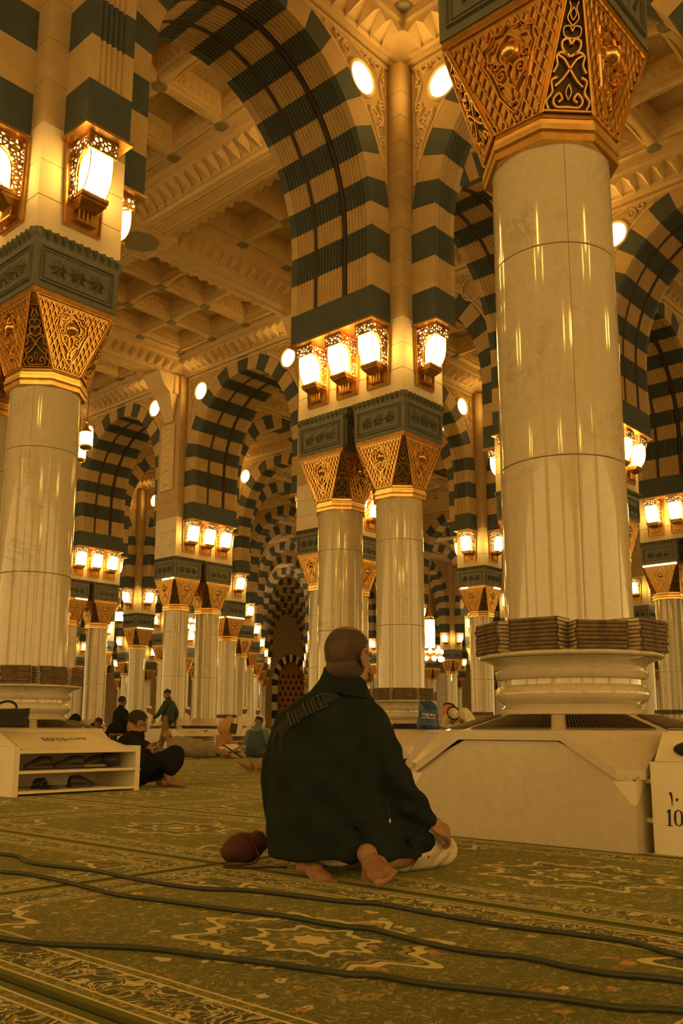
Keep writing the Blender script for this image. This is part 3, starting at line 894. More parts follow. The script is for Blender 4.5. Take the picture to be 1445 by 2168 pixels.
def rib_mesh():
    """flat frame around the nine coffers plus the hipped rib beads that sag to the rosettes"""
    b = MB()
    g = [-2.16, -0.72, 0.72, 2.16]
    hw = 0.085
    for p in g:
        for q0, q1 in zip(g, g[1:]):
            n = 6
            for (ax) in (0, 1):
                rings = []
                for k in range(n + 1):
                    t = k / n; q = q0 + (q1 - q0) * t
                    z = CPZ - 0.05 + 0.075 * math.sin(pi * t)
                    prof = [(-hw - 0.01, CPZ + 0.02), (-hw, z + 0.012), (-hw * 0.45, z), (hw * 0.45, z), (hw, z + 0.012), (hw + 0.01, CPZ + 0.02)]
                    rings.append([((p + o, q, zz) if ax == 0 else (q, p + o, zz)) for o, zz in prof])
                b.rings(rings, 0, False, False)
    # outer flat margin, lip and sloping cornice bed
    def fr(a0, z0, a1, z1):
        P0 = [(-a0, -a0, z0), (a0, -a0, z0), (a0, a0, z0), (-a0, a0, z0)]; P1 = [(-a1, -a1, z1), (a1, -a1, z1), (a1, a1, z1), (-a1, a1, z1)]
        b.rings([P0, P1], 0, True, False)
    fr(2.07, CPZ - 0.02, 2.25, CPZ - 0.02); fr(2.25, CPZ - 0.02, 2.25, CPZ - 0.18); fr(2.25, CPZ - 0.18, 2.31, CPZ - 0.2); fr(2.31, CPZ - 0.2, 2.31, CPZ - 0.25)
    fr(2.31, CPZ - 0.25, 2.62, 11.28); fr(2.62, 11.28, 2.62, 11.23); fr(2.62, 11.23, 2.69, 11.21); fr(2.69, 11.21, 2.69, 11.14); fr(2.69, 11.14, CIN - 0.004, 11.13)
    return b.mesh('rib_frame', M['plaster'])
RIBS = rib_mesh()
def tooth_mesh(corner=False):
    """one pointed leaf of the cornice; local x along the wall, -y towards the bay's middle, tip low at the wall"""
    b = MB(); w_ = 0.135
    zt, zb_ = 11.445, 11.20
    b.add([(-w_, 0.0, zt), (w_, 0.0, zt), (0, 0.34, zb_), (0, -0.02, zt - 0.13), (-w_, 0.1, zt + 0.02), (w_, 0.1, zt + 0.02)],
          [(0, 3, 2), (3, 1, 2), (0, 1, 3), (0, 2, 4), (1, 5, 2), (0, 4, 5, 1)])
    return b.mesh('cornice_leaf', M['plaster'])
TOOTH = tooth_mesh()
NT = 16
def teeth_xf():
    out = []
    for k in range(4):
        m = Matrix.Rotation(k * pi / 2, 4, 'Z')
        for i in range(NT):
            x = -2.1 + 4.2 * i / (NT - 1)
            out.append(m @ Matrix.Translation((x * 1.04, 2.31, 0)))
    return out
TX = teeth_xf()
def bay_joined():
    b = MB()
    def put(me, mtx, off=0):
        o = len(b.v); b.v += [tuple(mtx @ v.co) for v in me.vertices]
        for p in me.polygons: b.f.append([o + i for i in p.vertices]); b.m.append(p.material_index + off)
    I = Matrix.Identity(4)
    put(RIBS, I)
    for m in TX: put(TOOTH, m)
    g = (-1.44, 0, 1.44)
    for x in g:
        for y in g: put(COFFER, Matrix.Translation((x, y, 0)))
    for x in (-2.16, -0.72, 0.72, 2.16):
        for y in (-2.16, -0.72, 0.72, 2.16): put(CDISC, Matrix.Translation((x, y, 0)), 2)
    return b.mesh('ceiling', [M['plaster'], M['relief'], M['disc']])
BAYJ = bay_joined()
_cn = [0]
def ceiling_bay(cx, cy, near):
    if not near:
        o = inst('ceiling', BAYJ, None, (cx, cy, 0)); tag(o, kind='structure'); return
    r = thing('ceiling', None, None, (cx, cy, 0), kind='structure')
    inst('rib_frame', RIBS, r)
    for x in (-1.44, 0, 1.44):
        for y in (-1.44, 0, 1.44): inst('coffer', COFFER, r, (x, y, 0))
    for x in (-2.16, -0.72, 0.72, 2.16):
        for y in (-2.16, -0.72, 0.72, 2.16): inst('rosette', CDISC, r, (x, y, 0))
    for m in TX: inst('cornice_leaf', TOOTH, r, mat4=m)
def roof():
    b = MB(); b.box(-40, 120, -40, 120, 12.2, 12.4)
    o = b.obj('roof_slab', M['plaster']); tag(o, kind='structure')
# beams that cross the wide court where it has no arches
def beam(axis, x0, y0, n=1):
    b = MB()
    for y0_, y1_, z0, z1 in [(-0.28, 0.28, 11.13, 12.2)]:
        b.box(-3, 3, y0_, y1_, z0, z1)
    for y in (-0.2, -0.13, 0.13, 0.2): b.box(-3, 3, y - 0.012, y + 0.012, 11.115, 11.131)
    o = b.obj('trim_1', M['plaster'], None, loc=(x0 + 3, y0, 0) if axis == 'x' else (x0, y0 + 3, 0), rz=0 if axis == 'x' else pi / 2); tag(o, kind='structure')
def beam_knot(x, y):
    b = MB(); b.box(-0.6, 0.6, -0.6, 0.6, 11.10, 11.4)
    b.lathe([(0.0, 11.085), (0.42, 11.085), (0.45, 11.10)], 8, 1, cap=False)
    for s in (-0.52, 0.52):
        b.box(s - 0.012, s + 0.012, -0.6, 0.6, 11.088, 11.10); b.box(-0.6, 0.6, s - 0.012, s + 0.012, 11.088, 11.10)
    o = b.obj('trim_2', [M['plaster'], M['disc']], None, loc=(x, y, 0)); tag(o, kind='structure')
# ================================================================ lanterns
def lantern_meshes():
    out = {}
    b = MB()   # back plate, wider at the top, with a raised rim
    w0, w1, h = 0.215, 0.25, 0.945
    b.rings([[(-w0, 0, 0), (w0, 0, 0), (w1, 0, h), (-w1, 0, h)], [(-w0, 0.035, 0), (w0, 0.035, 0), (w1, 0.035, h), (-w1, 0.035, h)]])
    b.ridge([(-w0 + .012, 0.035, 0.012), (w0 - .012, 0.035, 0.012), (w1 - .012, 0.035, h - .01), (-w1 + .012, 0.035, h - .01)], (0, 1, 0), 0.035, 0.02, closed=True)
    out['back_plate'] = b.mesh('back_plate', M['gold_dull'])
    b = MB()   # hood with its lit frieze band
    b.box(-0.175, 0.175, 0.035, 0.375, 0.905, 0.93); b.box(-0.16, 0.16, 0.035, 0.34, 0.765, 0.785); b.box(-0.17, 0.17, 0.33, 0.365, 0.76, 0.775)
    for sx in (-1, 1):
        b.tube([(sx * 0.168, 0.362, 0.77), (sx * 0.168, 0.362, 0.91)], 0.007, 6)
    out['hood'] = b.mesh('hood', M['gold'])
    b = MB(); b.box(-0.165, 0.165, 0.05, 0.36, 0.785, 0.905)
    for sx in (-1, 1):
        x0, x1 = sorted((sx * 0.135, sx * 0.165))
        pts = [(0.035, 0.3), (0.13, 0.3), (0.13, 0.56), (0.15, 0.66), (0.2, 0.74), (0.28, 0.785), (0.035, 0.785)]
        A = [(x0, y, z) for y, z in pts]; B_ = [(x1, y, z) for y, z in pts]
        b.rings([A, B_])
    out['pierced_side'] = b.mesh('pierced_side', M['openwork'])
    prof = [(0.335, 0.765), (0.34, 0.70), (0.338, 0.62), (0.328, 0.54), (0.305, 0.465), (0.27, 0.40), (0.225, 0.35), (0.20, 0.335)]
    b = MB(); wq = 0.132
    A = [(-wq, 0.10, 0.335)] + [(-wq, y, z) for y, z in prof[::-1]] + [(-wq, 0.10, 0.765)]
    B_ = [(wq, y, z) for _, y, z in A]
    b.rings([A, B_])
    out['glass'] = b.mesh('glass', M['glow'])
    b = MB()
    for sx in (-1, 1):
        b.tube([(sx * 0.135, y + 0.003, z) for y, z in prof], 0.0065, 6)
        b.tube([(sx * 0.142, y, z) for y, z in [(0.14, 0.34), (0.14, 0.56), (0.16, 0.65), (0.21, 0.72), (0.30, 0.765)]], 0.011, 6)
    b.tube([(-0.135, 0.203, 0.337), (0.135, 0.203, 0.337)], 0.0075, 6)
    out['glazing_bars'] = b.mesh('glazing_bars', M['gold'])
    b = MB()   # holder and bracket with its row of little posts
    b.box(-0.16, 0.16, 0.03, 0.255, 0.285, 0.33); b.box(-0.15, 0.15, 0.03, 0.235, 0.255, 0.285)
    b.rings([[(-0.105, 0.03, 0.20), (0.105, 0.03, 0.20), (0.105, 0.13, 0.20), (-0.105, 0.13, 0.20)], [(-0.145, 0.03, 0.255), (0.145, 0.03, 0.255), (0.145, 0.225, 0.255), (-0.145, 0.225, 0.255)]])
    for i in range(7):
        x = -0.132 + 0.044 * i; b.box(x - 0.014, x + 0.014, 0.255, 0.267, 0.29, 0.325)
    for i in range(4):
        x = -0.075 + 0.05 * i; b.lathe([(0.013, 0), (0.009, 0.02), (0.014, 0.07), (0.016, 0.12)], 8); 
        k = 8 * 4
        for q in range(len(b.v) - k, len(b.v)): vx, vy, vz = b.v[q]; b.v[q] = (vx + x, vy + 0.085, vz + 0.08)
    b.box(-0.12, 0.12, 0.03, 0.115, 0.06, 0.082)
    out['bracket'] = b.mesh('bracket', M['gold_dull'])
    return out
LAN = lantern_meshes()
def lantern_joined():
    mats = [M['gold_dull'], M['gold'], M['openwork'], M['glow']]
    idx = {'back_plate': 0, 'hood': 1, 'pierced_side': 2, 'glass': 3, 'glazing_bars': 1, 'bracket': 0}
    b = MB()
    for k, me in LAN.items():
        o = len(b.v); b.v += [tuple(v.co) for v in me.vertices]
        for p in me.polygons: b.f.append([o + i for i in p.vertices]); b.m.append(idx[k])
    return b.mesh('wall_lantern', mats)
LANJ = lantern_joined()
def lantern(x, y, ang, label, near=True, group=None):
    """ang: direction the lamp looks to, as an angle in the hall plan"""
    loc = (x, y, 5.695); rz = ang - pi / 2
    if not near:
        o = inst('wall_lantern', LANJ, None, loc, rz); tag(o, label, 'lantern', group, 'thing'); return o
    r = thing('wall_lantern', label, 'lantern', loc, rz, group)
    for k, me in LAN.items(): inst(k, me, r)
    return r
FACE = {'-x': (-1, 0), '+x': (1, 0), '-y': (0, -1), '+y': (0, 1)}
def lanterns_on(px, py, hx, hy, face, text, near=True, words=None):
    dx, dy = FACE[face]; wide = (hy if dx else hx) > 0.7
    offs = (-0.63, 0.0, 0.63) if wide else (0.0,)
    for i, o in enumerate(offs):
        x = px + dx * hx - (0 if dx else 0) + (o if dy else 0); y = py + dy * hy + (o if dx else 0)
        wd = (words[i] + ' ') if words else ''
        lantern(x, y, math.atan2(dy, dx), 'brass wall lantern ' + wd + text, near)

# ================================================================ columns
M['strip_light'] = emis('lit strip', (1.0, 0.62, 0.16), 2.2)
def column(x, y, label, base='books', near=True, zr=0.0, group=None, strips=()):
    r = thing('marble_column', label, 'column', (x, y, 0), zr, group, 'thing')
    if near:
        for pair in SHELL:
            for me in pair: inst('shaft_shell', me, r)
        inst('shaft_core', CORE, r)
    else:
        inst('shaft', SHAFTJ, r)
    if base == 'books':
        inst('base_moulding', BASE, r); inst('round_shelf', PLATE, r)
    elif base == 'plain': inst('base_moulding', PLAINBASE, r)
    cap = inst('capital', ABAC, r); inst('collar', RING, cap)
    rel, lat, med, boss, fr = AXF
    for k in range(4):
        f = inst('relief_panel', rel, r, rz=k * pi / 2)
        inst('lattice', lat, f); inst('scroll_medallion', med, f); inst('boss', boss, f); inst('panel_frame', fr, f)
        c = inst('openwork_panel', CNF[0], r, rz=k * pi / 2 + pi / 4); inst('openwork', CNF[1], c)
    for f, a, c in strips:
        sb = MB(); sb.box(a, c, -0.492, -0.474, 4.885, 4.925); o = sb.obj('light_strip', M['strip_light'], cap, rz={'-y': 0, '-x': -pi / 2}[f])
    bl = inst('stone_block', BLOCK, r)
    if near:
        for k in range(4):
            inst('panel_frame', BLF[0], bl, rz=k * pi / 2); inst('star_relief', BLF[1], bl, rz=k * pi / 2); inst('leaf_frieze', BLF[2], bl, rz=k * pi / 2)
    return r
def shaft_joined():
    b = MB(); b.lathe([(0.362, 0.58), (0.362, 4.0)], 28); return b.mesh('shaft', M['marble'], True, True, 40)
SHAFTJ = shaft_joined()
def column_joined():
    b = MB()
    mats = [M['marble'], M['gold'], M['gold_dull'], M['gold_dark'], M['block'], M['paint']]
    def put(me, idx, rz=0):
        m = Matrix.Rotation(rz, 4, 'Z'); o = len(b.v); b.v += [tuple(m @ v.co) for v in me.vertices]
        for p in me.polygons: b.f.append([o + i for i in p.vertices]); b.m.append(idx if isinstance(idx, int) else idx[p.material_index])
    put(SHAFTJ, 0); put(PLAINBASE, 0); put(RING, 1); put(ABAC, (2, 3))
    for k in range(4):
        put(AXF[0], 2, k * pi / 2); put(AXF[2], 1, k * pi / 2); put(AXF[4], 1, k * pi / 2); put(CNF[0], 3, k * pi / 2 + pi / 4); put(CNF[1], 2, k * pi / 2 + pi / 4)
        put(BLF[0], 4, k * pi / 2); put(BLF[1], 4, k * pi / 2)
    put(BLOCK, 4)
    b.box(-0.66, 0.66, -0.66, 0.66, 0, 0.4, 5); b.box(-0.66, 0.66, -0.66, 0.66, 0.4, 0.6, 5, top=(-0.42, 0.42, -0.42, 0.42))
    return b.mesh('marble_column', mats, False)
COLJ = column_joined()
def housing(x, y, hx, hy, label):
    r = thing('vent_housing', label, 'housing', (x, y, 0), 0, kind='thing'); box_parts(hx, hy, r); return r

ground(); roof()
S2 = 0.6097
RX, RY = -5.93, -6.52
column(RX, RY, 'biggest and nearest marble column, right of the kneeling man, with book shelf', 'books')
column(-6, -S2, 'big marble column at the left edge above the shoe rack marked 1033')
column(-6, S2, 'marble column half hidden behind the big one at the left edge')
column(0, -S2, 'nearer of the two marble columns behind the kneeling man, book shelf at its foot')
column(0, S2, 'marble column rising straight behind the kneeling man\'s head')
column(6, 12.6, 'marble column behind the walking man, left one of the pair', 'plain', strips=(('-x', -0.1, 0.2), ('-x', 0.28, 0.44)))
column(7.2, 12.6, 'marble column just right of the walking man, right one of its pair', 'plain')
column(6, 18.6, 'marble column mostly hidden by the big left column, mate of the one beside it', 'plain', strips=(('-y', 0.0, 0.45),))
column(7.2, 18.6, 'marble column next to the big left column, in front of the far lanterns', 'plain')
column(6, 6.6, 'marble column partly hidden left of the pair behind the kneeling man', 'books')
column(7.2, 6.6, 'marble column glimpsed between the pair behind the kneeling man', 'books')
column(6, -S2, 'marble column wholly behind the nearest column, front inner one of four', 'plain')
column(7.2, -S2, 'marble column whose capital peeps out on the right of the nearest column', 'plain')
column(6, S2, 'marble column behind the nearest one, rear inner one of four', 'plain')
column(7.2, S2, 'marble column behind the nearest one, rear outer one of four', 'plain')
column(13.2, -S2, 'marble column beyond the right edge, mate of the right edge column', 'plain')
column(13.2, S2, 'marble column at the right edge beyond the nearest column\'s books', 'plain', strips=(('-x', -0.46, 0.46),))
column(13.2, 6.6, 'single marble column just left of the nearest column\'s books', 'books', strips=(('-x', -0.4, -0.15), ('-y', 0.05, 0.4)))
column(13.2, 12.6, 'marble column hidden behind the pair at the centre', 'plain')
column(13.2, 18.6, 'single marble column with a corner-on capital right of the walking man\'s pair', 'plain', strips=(('-y', -0.45, 0.45), ('-x', -0.2, 0.3)))
column(13.2, 24.6, 'single marble column with a corner-on capital left of the walking man\'s pair', 'plain', strips=(('-y', -0.4, 0.45),))
column(0, -6.6, 'marble column beyond the frame to the right of the nearest one', 'plain')
column(6, -6.6, 'marble column far out to the right, left one of a pair', 'plain')
column(7.2, -6.6, 'marble column far out to the right, right one of a pair', 'plain')
HB = 0.66
housing(RX, RY, 0.68, 0.66, 'veined marble housing with vents under the nearest column')
housing(-6, 0, HB, HB + S2, 'marble housing with vents behind the rack marked 1033')
housing(0, 0, HB, HB + S2, 'marble housing with vents behind the blue bag')
housing(6.6, 12.6, HB + 0.6, HB, 'low marble housing under the pair behind the walking man')
housing(6.6, 18.6, HB + 0.6, HB, 'low marble housing under the pair next to the big left column')
housing(6.6, 6.6, HB + 0.6, HB, 'low marble housing hidden behind the kneeling man')
housing(13.2, 6.6, HB, HB, 'low marble housing seen past the white hooded man')
housing(6.6, 0, HB + 0.6, HB + S2, 'marble housing behind the nearest column')
housing(13.2, 0, HB, HB + S2, 'low marble housing at the right edge in the distance')
housing(13.2, 18.6, HB, HB, 'low marble housing in the middle distance left of the reader')
housing(13.2, 24.6, HB, HB, 'low marble housing beyond the walking man')
housing(13.2, 12.6, HB, HB, 'low marble housing behind the centre pair')

PIERS = [
 (-6, -6.6, .5, .5, 'stone pier above the nearest column, over the top of the frame', ''),
 (-6, 0, .5, 1.10, 'stone pier with lanterns above the big left column', ''),
 (0, 0, .5, 1.10, 'stone pier with four lanterns above the centre pair of columns', ''),
 (6.6, 0, 1.10, 1.10, 'stone pier peeping out right of the nearest column', ''),
 (13.2, 0, .5, 1.10, 'stone pier with lanterns at the right edge', ''),
 (6.6, 6.6, 1.10, .5, 'stone pier seen left of the centre pair\'s capitals', ''),
 (6.6, 12.6, 1.10, .5, 'stone pier with three lanterns above the walking man\'s pair', ''),
 (6.6, 18.6, 1.10, .5, 'stone pier with three lanterns just right of the big left column', ''),
 (13.2, 6.6, .5, .5, 'stone pier with two lanterns left of the nearest column\'s shaft', ''),
 (13.2, 12.6, .5, .5, 'stone pier hidden behind the centre pair', ''),
 (13.2, 18.6, .5, .5, 'stone pier with one lantern right of the walking man\'s pair', ''),
 (13.2, 24.6, .5, .5, 'stone pier with two lanterns left of the walking man\'s pair', ''),
 (0, -6.6, .5, .5, 'stone pier out of frame to the right', ''),
 (6.6, -6.6, 1.10, .5, 'stone pier far out of frame to the right', '')]
for (x, y, hx, hy, lab, _) in PIERS: pier(x, y, hx, hy, lab, True)
L3 = ['left of three', 'middle of three', 'right of three']
L3r = L3[::-1]
lanterns_on(-6, 0, .5, 1.10, '-y', 'on the right-hand face above the big left column')
lanterns_on(-6, 0, .5, 1.10, '-x', 'on the left-hand face above the big left column', words=L3r)
lanterns_on(-6, 0, .5, 1.10, '+x', 'behind the pier above the big left column', words=L3)
lanterns_on(0, 0, .5, 1.10, '-x', 'on the left face over the centre pair', words=L3r)
lanterns_on(0, 0, .5, 1.10, '-y', 'alone on the right face of the pier over the centre pair')
lanterns_on(0, 0, .5, 1.10, '+x', 'round the back of the pier over the centre pair', words=L3)
for f, t in (('-x', 'left'), ('+y', 'rear'), ('+x', 'far'), ('-y', 'right')):
    lanterns_on(-6, -6.6, .5, .5, f, 'on the %s face high over the nearest column' % t)
lanterns_on(6.6, 0, 1.10, 1.10, '-y', 'peeping out right of the nearest column', words=L3)
lanterns_on(6.6, 0, 1.10, 1.10, '-x', 'behind the nearest column on its left-turned pier face', words=L3r)
lanterns_on(6.6, 0, 1.10, 1.10, '+y', 'round the back of the pier behind the nearest column', words=L3r)
lanterns_on(13.2, 0, .5, 1.10, '-x', 'on the pier at the right edge', words=L3r)
lanterns_on(13.2, 0, .5, 1.10, '-y', 'beyond the frame on the right edge pier')
lanterns_on(6.6, 6.6, 1.10, .5, '-y', 'between the centre pair\'s shafts', words=L3)
lanterns_on(6.6, 6.6, 1.10, .5, '+x', 'round the back between the centre pair')
lanterns_on(6.6, 6.6, 1.10, .5, '+y', 'behind the pier left of the centre pair', words=L3r)
lanterns_on(6.6, 12.6, 1.10, .5, '-y', 'on the pier over the walking man\'s pair', words=L3)
lanterns_on(6.6, 12.6, 1.10, .5, '+x', 'edge-on at the right of the walking man\'s pair')
lanterns_on(6.6, 12.6, 1.10, .5, '+y', 'behind the pier over the walking man\'s pair', words=L3r)
lanterns_on(6.6, 18.6, 1.10, .5, '-y', 'on the pier next to the big left column\'s shaft', words=L3)
lanterns_on(6.6, 18.6, 1.10, .5, '+x', 'edge-on right of the three beside the big left column')
SING = [(13.2, 6.6, 'pier left of the nearest column\'s shaft'), (13.2, 12.6, 'pier hidden behind the centre pair'), (13.2, 18.6, 'pier right of the walking man\'s pair'), (13.2, 24.6, 'pier left of the walking man\'s pair')]
for x, y, t in SING:
    for f, n in (('-x', 'left'), ('-y', 'right'), ('+x', 'far'), ('+y', 'rear')): lanterns_on(x, y, .5, .5, f, 'on the %s face of the %s' % (n, t))

ARCHES = [
 ('x', -6, 0, .86, 'striped broad arch sweeping from the centre pier up over the big left column'),
 ('x', -12, 0, .86, 'striped broad arch rising to the left from the big left column, cut by the frame'),
 ('x', 0, 0, .86, 'striped broad arch from the centre pier to behind the nearest column'),
 ('x', 7.2, 0, .86, 'striped broad arch with dark slots at the right edge, above the two lanterns'),
 ('y', 6.6, -6.6, .86, 'striped broad arch right of the nearest column, high at the right edge'),
 ('y', 6.6, 0.6, .86, 'striped broad arch hidden behind the centre pair of columns'),
 ('y', 6.6, 6.6, .86, 'striped broad arch springing from the pier over the walking man'),
 ('y', 6.6, 12.6, .86, 'striped broad arch beside the big left column, above three lanterns'),
 ('y', 6.6, 18.6, .86, 'striped broad arch hidden behind the big left column'),
 ('y', -6, -6.6, .26, 'striped narrow arch over the gap between nearest and big left column, top left'),
 ('y', 0, -6.6, .26, 'striped narrow arch springing right from the centre pier'),
 ('x', -6, -6.6, .26, 'striped narrow arch at the top right corner, over the nearest column'),
 ('y', 13.2, -6.6, .26, 'striped narrow arch beyond the right edge'),
 ('y', 13.2, 0.6, .26, 'striped narrow arch behind the nearest column\'s shaft, to the left-hand pier'),
 ('y', 13.2, 6.6, .26, 'striped narrow arch rising left from the pier beside the nearest shaft'),
 ('y', 13.2, 12.6, .26, 'striped narrow arch seen through the opening behind the centre pair'),
 ('y', 13.2, 18.6, .26, 'striped narrow arch between the two single piers behind the walking man\'s pair'),
 ('x', 7.2, 6.6, .26, 'striped narrow arch seen just right of the centre pair\'s capitals'),
 ('x', 7.2, 12.6, .26, 'striped narrow arch seen through the broad arch over the walking man'),
 ('x', 7.2, 18.6, .26, 'striped narrow arch seen through the broad arch beside the left column'),
 ('x', 7.2, 24.6, .26, 'striped narrow arch left of the single pier in the distance')]
for a in ARCHES: arch(*a)
def rl(*a): round_lamp(*a)
rl('x', -6, 0, .86, 1, -1, 'lit round lamp on the left of the strip above the centre pier')
rl('x', -6, 0, .86, 1, 1, 'lit round lamp on the court side of the arch left of the centre pier')
rl('y', 0, -6.6, .26, 1, 1, 'lit round lamp on the right of the strip above the centre pier')
rl('y', 6.6, 6.6, .86, 1, 1, 'lit round lamp left of the arch over the walking man\'s pair')
rl('y', 6.6, 6.6, .86, -1, 1, 'lit round lamp touching the left edge of the centre pier')
rl('y', 6.6, 12.6, .86, -1, 1, 'lit round lamp half hidden beside the carved wall strip')
rl('y', 6.6, 12.6, .86, 1, 1, 'lit round lamp high behind the big left column')
rl('y', 6.6, -6.6, .86, 1, 1, 'lit round lamp at the right edge of the nearest shaft, high up')
rl('x', 0, 0, .86, 1, -1, 'lit round lamp behind the nearest column')
rl('x', 0, 0, .86, -1, -1, 'lit round lamp hidden round the corner of the centre strip')
rl('y', 13.2, 0.6, .26, 1, 1, 'lit round lamp left of the nearest shaft, lower one')
rl('y', 13.2, 6.6, .26, -1, 1, 'lit round lamp right of the centre pair\'s block')
rl('x', 7.2, 6.6, .26, 1, -1, 'lit round lamp left of the nearest shaft, upper one')
rl('x', 7.2, 0, .86, 1, -1, 'lit round lamp far right above the right edge pier')
rl('x', 7.2, 12.6, .26, 1, -1, 'lit round lamp seen inside the arch over the walking man\'s pair')
rl('y', 13.2, 12.6, .26, 1, 1, 'lit round lamp beside the single pier right of the walking man\'s pair')
rl('y', 13.2, 18.6, .26, 1, 1, 'lit round lamp seen through the arch beside the left column, right one')
rl('x', 7.2, 18.6, .26, 1, -1, 'lit round lamp seen through the arch beside the left column, left one')
rl('x', -6, -6.6, .26, 1, 1, 'lit round lamp behind the nearest capital')

# ceiling bays, each six metres square between arches or beams
BX = [-9, -3, 3]
for cx in BX:
    for cy in (-3.6, 3.6, 9.6, 15.6, 21.6): ceiling_bay(cx, cy, (cx, cy) in ((-3, -3.6), (3, 9.6), (-3, 3.6)))
for cx in (10.2, 16.2, 22.2):
    for cy in (-3.6, 3.6, 9.6, 15.6, 21.6, 27.6): ceiling_bay(cx, cy, False)
ceiling_bay(3, -9.6, False); ceiling_bay(-3, -9.6, False); ceiling_bay(-9, -9.6, False)
for y in (6.6, 12.6, 18.6):
    for x in (-12, -6, 0): beam('x', x, y)
for x in (-6, 0):
    for y in (0.6, 6.6, 12.6, 18.6): beam('y', x, y)
for x in (-6, 0):
    for y in (6.6, 12.6, 18.6): beam_knot(x, y)
# bracket strip and panel where the court's beam meets the wall of broad arches
def bracket(y, n):
    b = MB(); x = 5.49
    b.box(x - 0.16, x, y - 0.42, y + 0.42, 10.55, 11.13)
    b.rings([[(x - 0.02, y - 0.2, 9.75), (x, y - 0.2, 9.75), (x, y + 0.2, 9.75), (x - 0.02, y + 0.2, 9.75)], [(x - 0.3, y - 0.36, 10.55), (x, y - 0.36, 10.55), (x, y + 0.36, 10.55), (x - 0.3, y + 0.36, 10.55)],
             [(x - 0.55, y - 0.38, 10.75), (x, y - 0.38, 10.75), (x, y + 0.38, 10.75), (x - 0.55, y + 0.38, 10.75)], [(x - 0.75, y - 0.4, 11.13), (x, y - 0.4, 11.13), (x, y + 0.4, 11.13), (x - 0.75, y + 0.4, 11.13)]])
    b.box(x - 0.05, x, y - 0.3, y + 0.3, 7.6, 9.65)
    for q in range(9):
        b.ridge([(x - 0.05, y - 0.24, 7.7 + q * 0.22), (x - 0.05, y + 0.24, 7.85 + q * 0.22)], (-1, 0, 0), 0.04, 0.02)
        b.ridge([(x - 0.05, y + 0.24, 7.7 + q * 0.22), (x - 0.05, y - 0.24, 7.85 + q * 0.22)], (-1, 0, 0), 0.04, 0.02)
    o = b.obj('trim_%d' % n, M['plaster']); tag(o, kind='structure')
bracket(12.6, 3); bracket(18.6, 4); bracket(6.6, 5)

# ================================================================ the hall's far part, small in view
def far_nodes():
    out = []
    for x in (13.2, 19.2, 25.2, 31.2, 37.2, 43.2, 49.2, 55.2, 61.2):
        for y in (6.6, 12.6, 18.6, 24.6, 30.6, 36.6, 42.6, 48.6, 54.6, 60.6):
            if (x, y) in ((13.2, 6.6), (13.2, 12.6), (13.2, 18.6), (13.2, 24.6), (19.2, 6.6), (19.2, 12.6)): continue
            out.append((x, y))
    for x in (-6, 0, 7.2):
        for y in (30.6, 36.6, 42.6, 48.6, 54.6): out.append((x, y))
    for x in (19.2, 25.2, 31.2): out.append((x, 0.6))
    keep = []
    for x, y in out:
        d = Vector((x - CAM.x, y - CAM.y)); X = d.x * math.sin(YAW) - d.y * math.cos(YAW); Y = d.x * math.cos(YAW) + d.y * math.sin(YAW)
        if Y > 10 and abs(X / Y) < 0.46 and Y < 84: keep.append((x, y, X, Y))
    return keep
FAR = far_nodes()
FS = set((x, y) for x, y, _, _ in FAR) | {(13.2, 6.6), (13.2, 12.6), (13.2, 18.6), (13.2, 24.6)}
for x, y, X, Y in FAR:
    o = inst('marble_column', COLJ, None, (x, y, 0)); tag(o, 'small far marble column deep in the forest of columns', 'column', 'columns deep in the hall', 'thing')
    o = inst('stone_pier', pier_joined(.5, .5), None, (x, y, 0)); tag(o, 'small far stone pier over a column deep in the hall', 'pier', 'piers deep in the hall', 'thing')
    for f in ('-x', '-y'):
        dx, dy = FACE[f]
        lantern(x + dx * .5, y + dy * .5, math.atan2(dy, dx), 'tiny far lit lantern on a pier deep in the hall', False, 'lanterns deep in the hall')
    if (x + 6, y) in FS:
        o = inst('arch', ARCHJ[.26], None, (x + 3, y, 0)); tag(o, 'small far striped arch deep in the hall', 'arch', 'arches deep in the hall', 'thing')
    if (x, y + 6) in FS:
        o = inst('arch', ARCHJ[.26], None, (x, y + 3, 0), pi / 2); tag(o, 'small far striped arch deep in the hall', 'arch', 'arches deep in the hall', 'thing')
arch('y', 13.2, 24.6, .26, 'striped narrow arch beyond the single pier left of the walking man', 0)
arch('x', 13.2, 24.6, .26, 'striped narrow arch right of the single pier left of the walking man', 0)
arch('x', 13.2, 18.6, .26, 'striped narrow arch right of the single pier beside the walking man\'s pair', 0)
for cx in (28.2, 34.2, 40.2, 46.2):
    for cy in (3.6, 9.6, 15.6, 21.6, 27.6, 33.6, 39.6): ceiling_bay(cx, cy, False)
for cx in (-3, 4, 10.2, 16.2, 22.2):
    for cy in (33.6, 39.6, 45.6): ceiling_bay(cx, cy, False)
def far_wall():
    b = MB()
    o = cw(0, 92); 
    b.box(-70, 70, 0, 1, 0, 12.3)
    w_ = b.obj('wall_far', M['light'], None, loc=o, rz=CROT); tag(w_, kind='structure')
far_wall()

# piers behind and beside the camera, outside the frame, carry lanterns as everywhere else
for x, y in ((-12, -6.6), (-12, 0), (-6, -12.6), (0, -12.6), (-12, -12.6), (-18, -6.6), (-18, -12.6), (-18, 0), (-6, -18.6), (-12, -18.6)):
    o = inst('marble_column', COLJ, None, (x, y, 0)); tag(o, 'marble column behind the photographer', 'column', 'columns behind the photographer', 'thing')
    o = inst('stone_pier', pier_joined(.5, .5), None, (x, y, 0)); tag(o, 'stone pier behind the photographer', 'pier', 'piers behind the photographer', 'thing')
    for f in FACE:
        dx, dy = FACE[f]; lantern(x + dx * .5, y + dy * .5, math.atan2(dy, dx), 'lit lantern behind the photographer', False, 'lanterns behind the photographer')
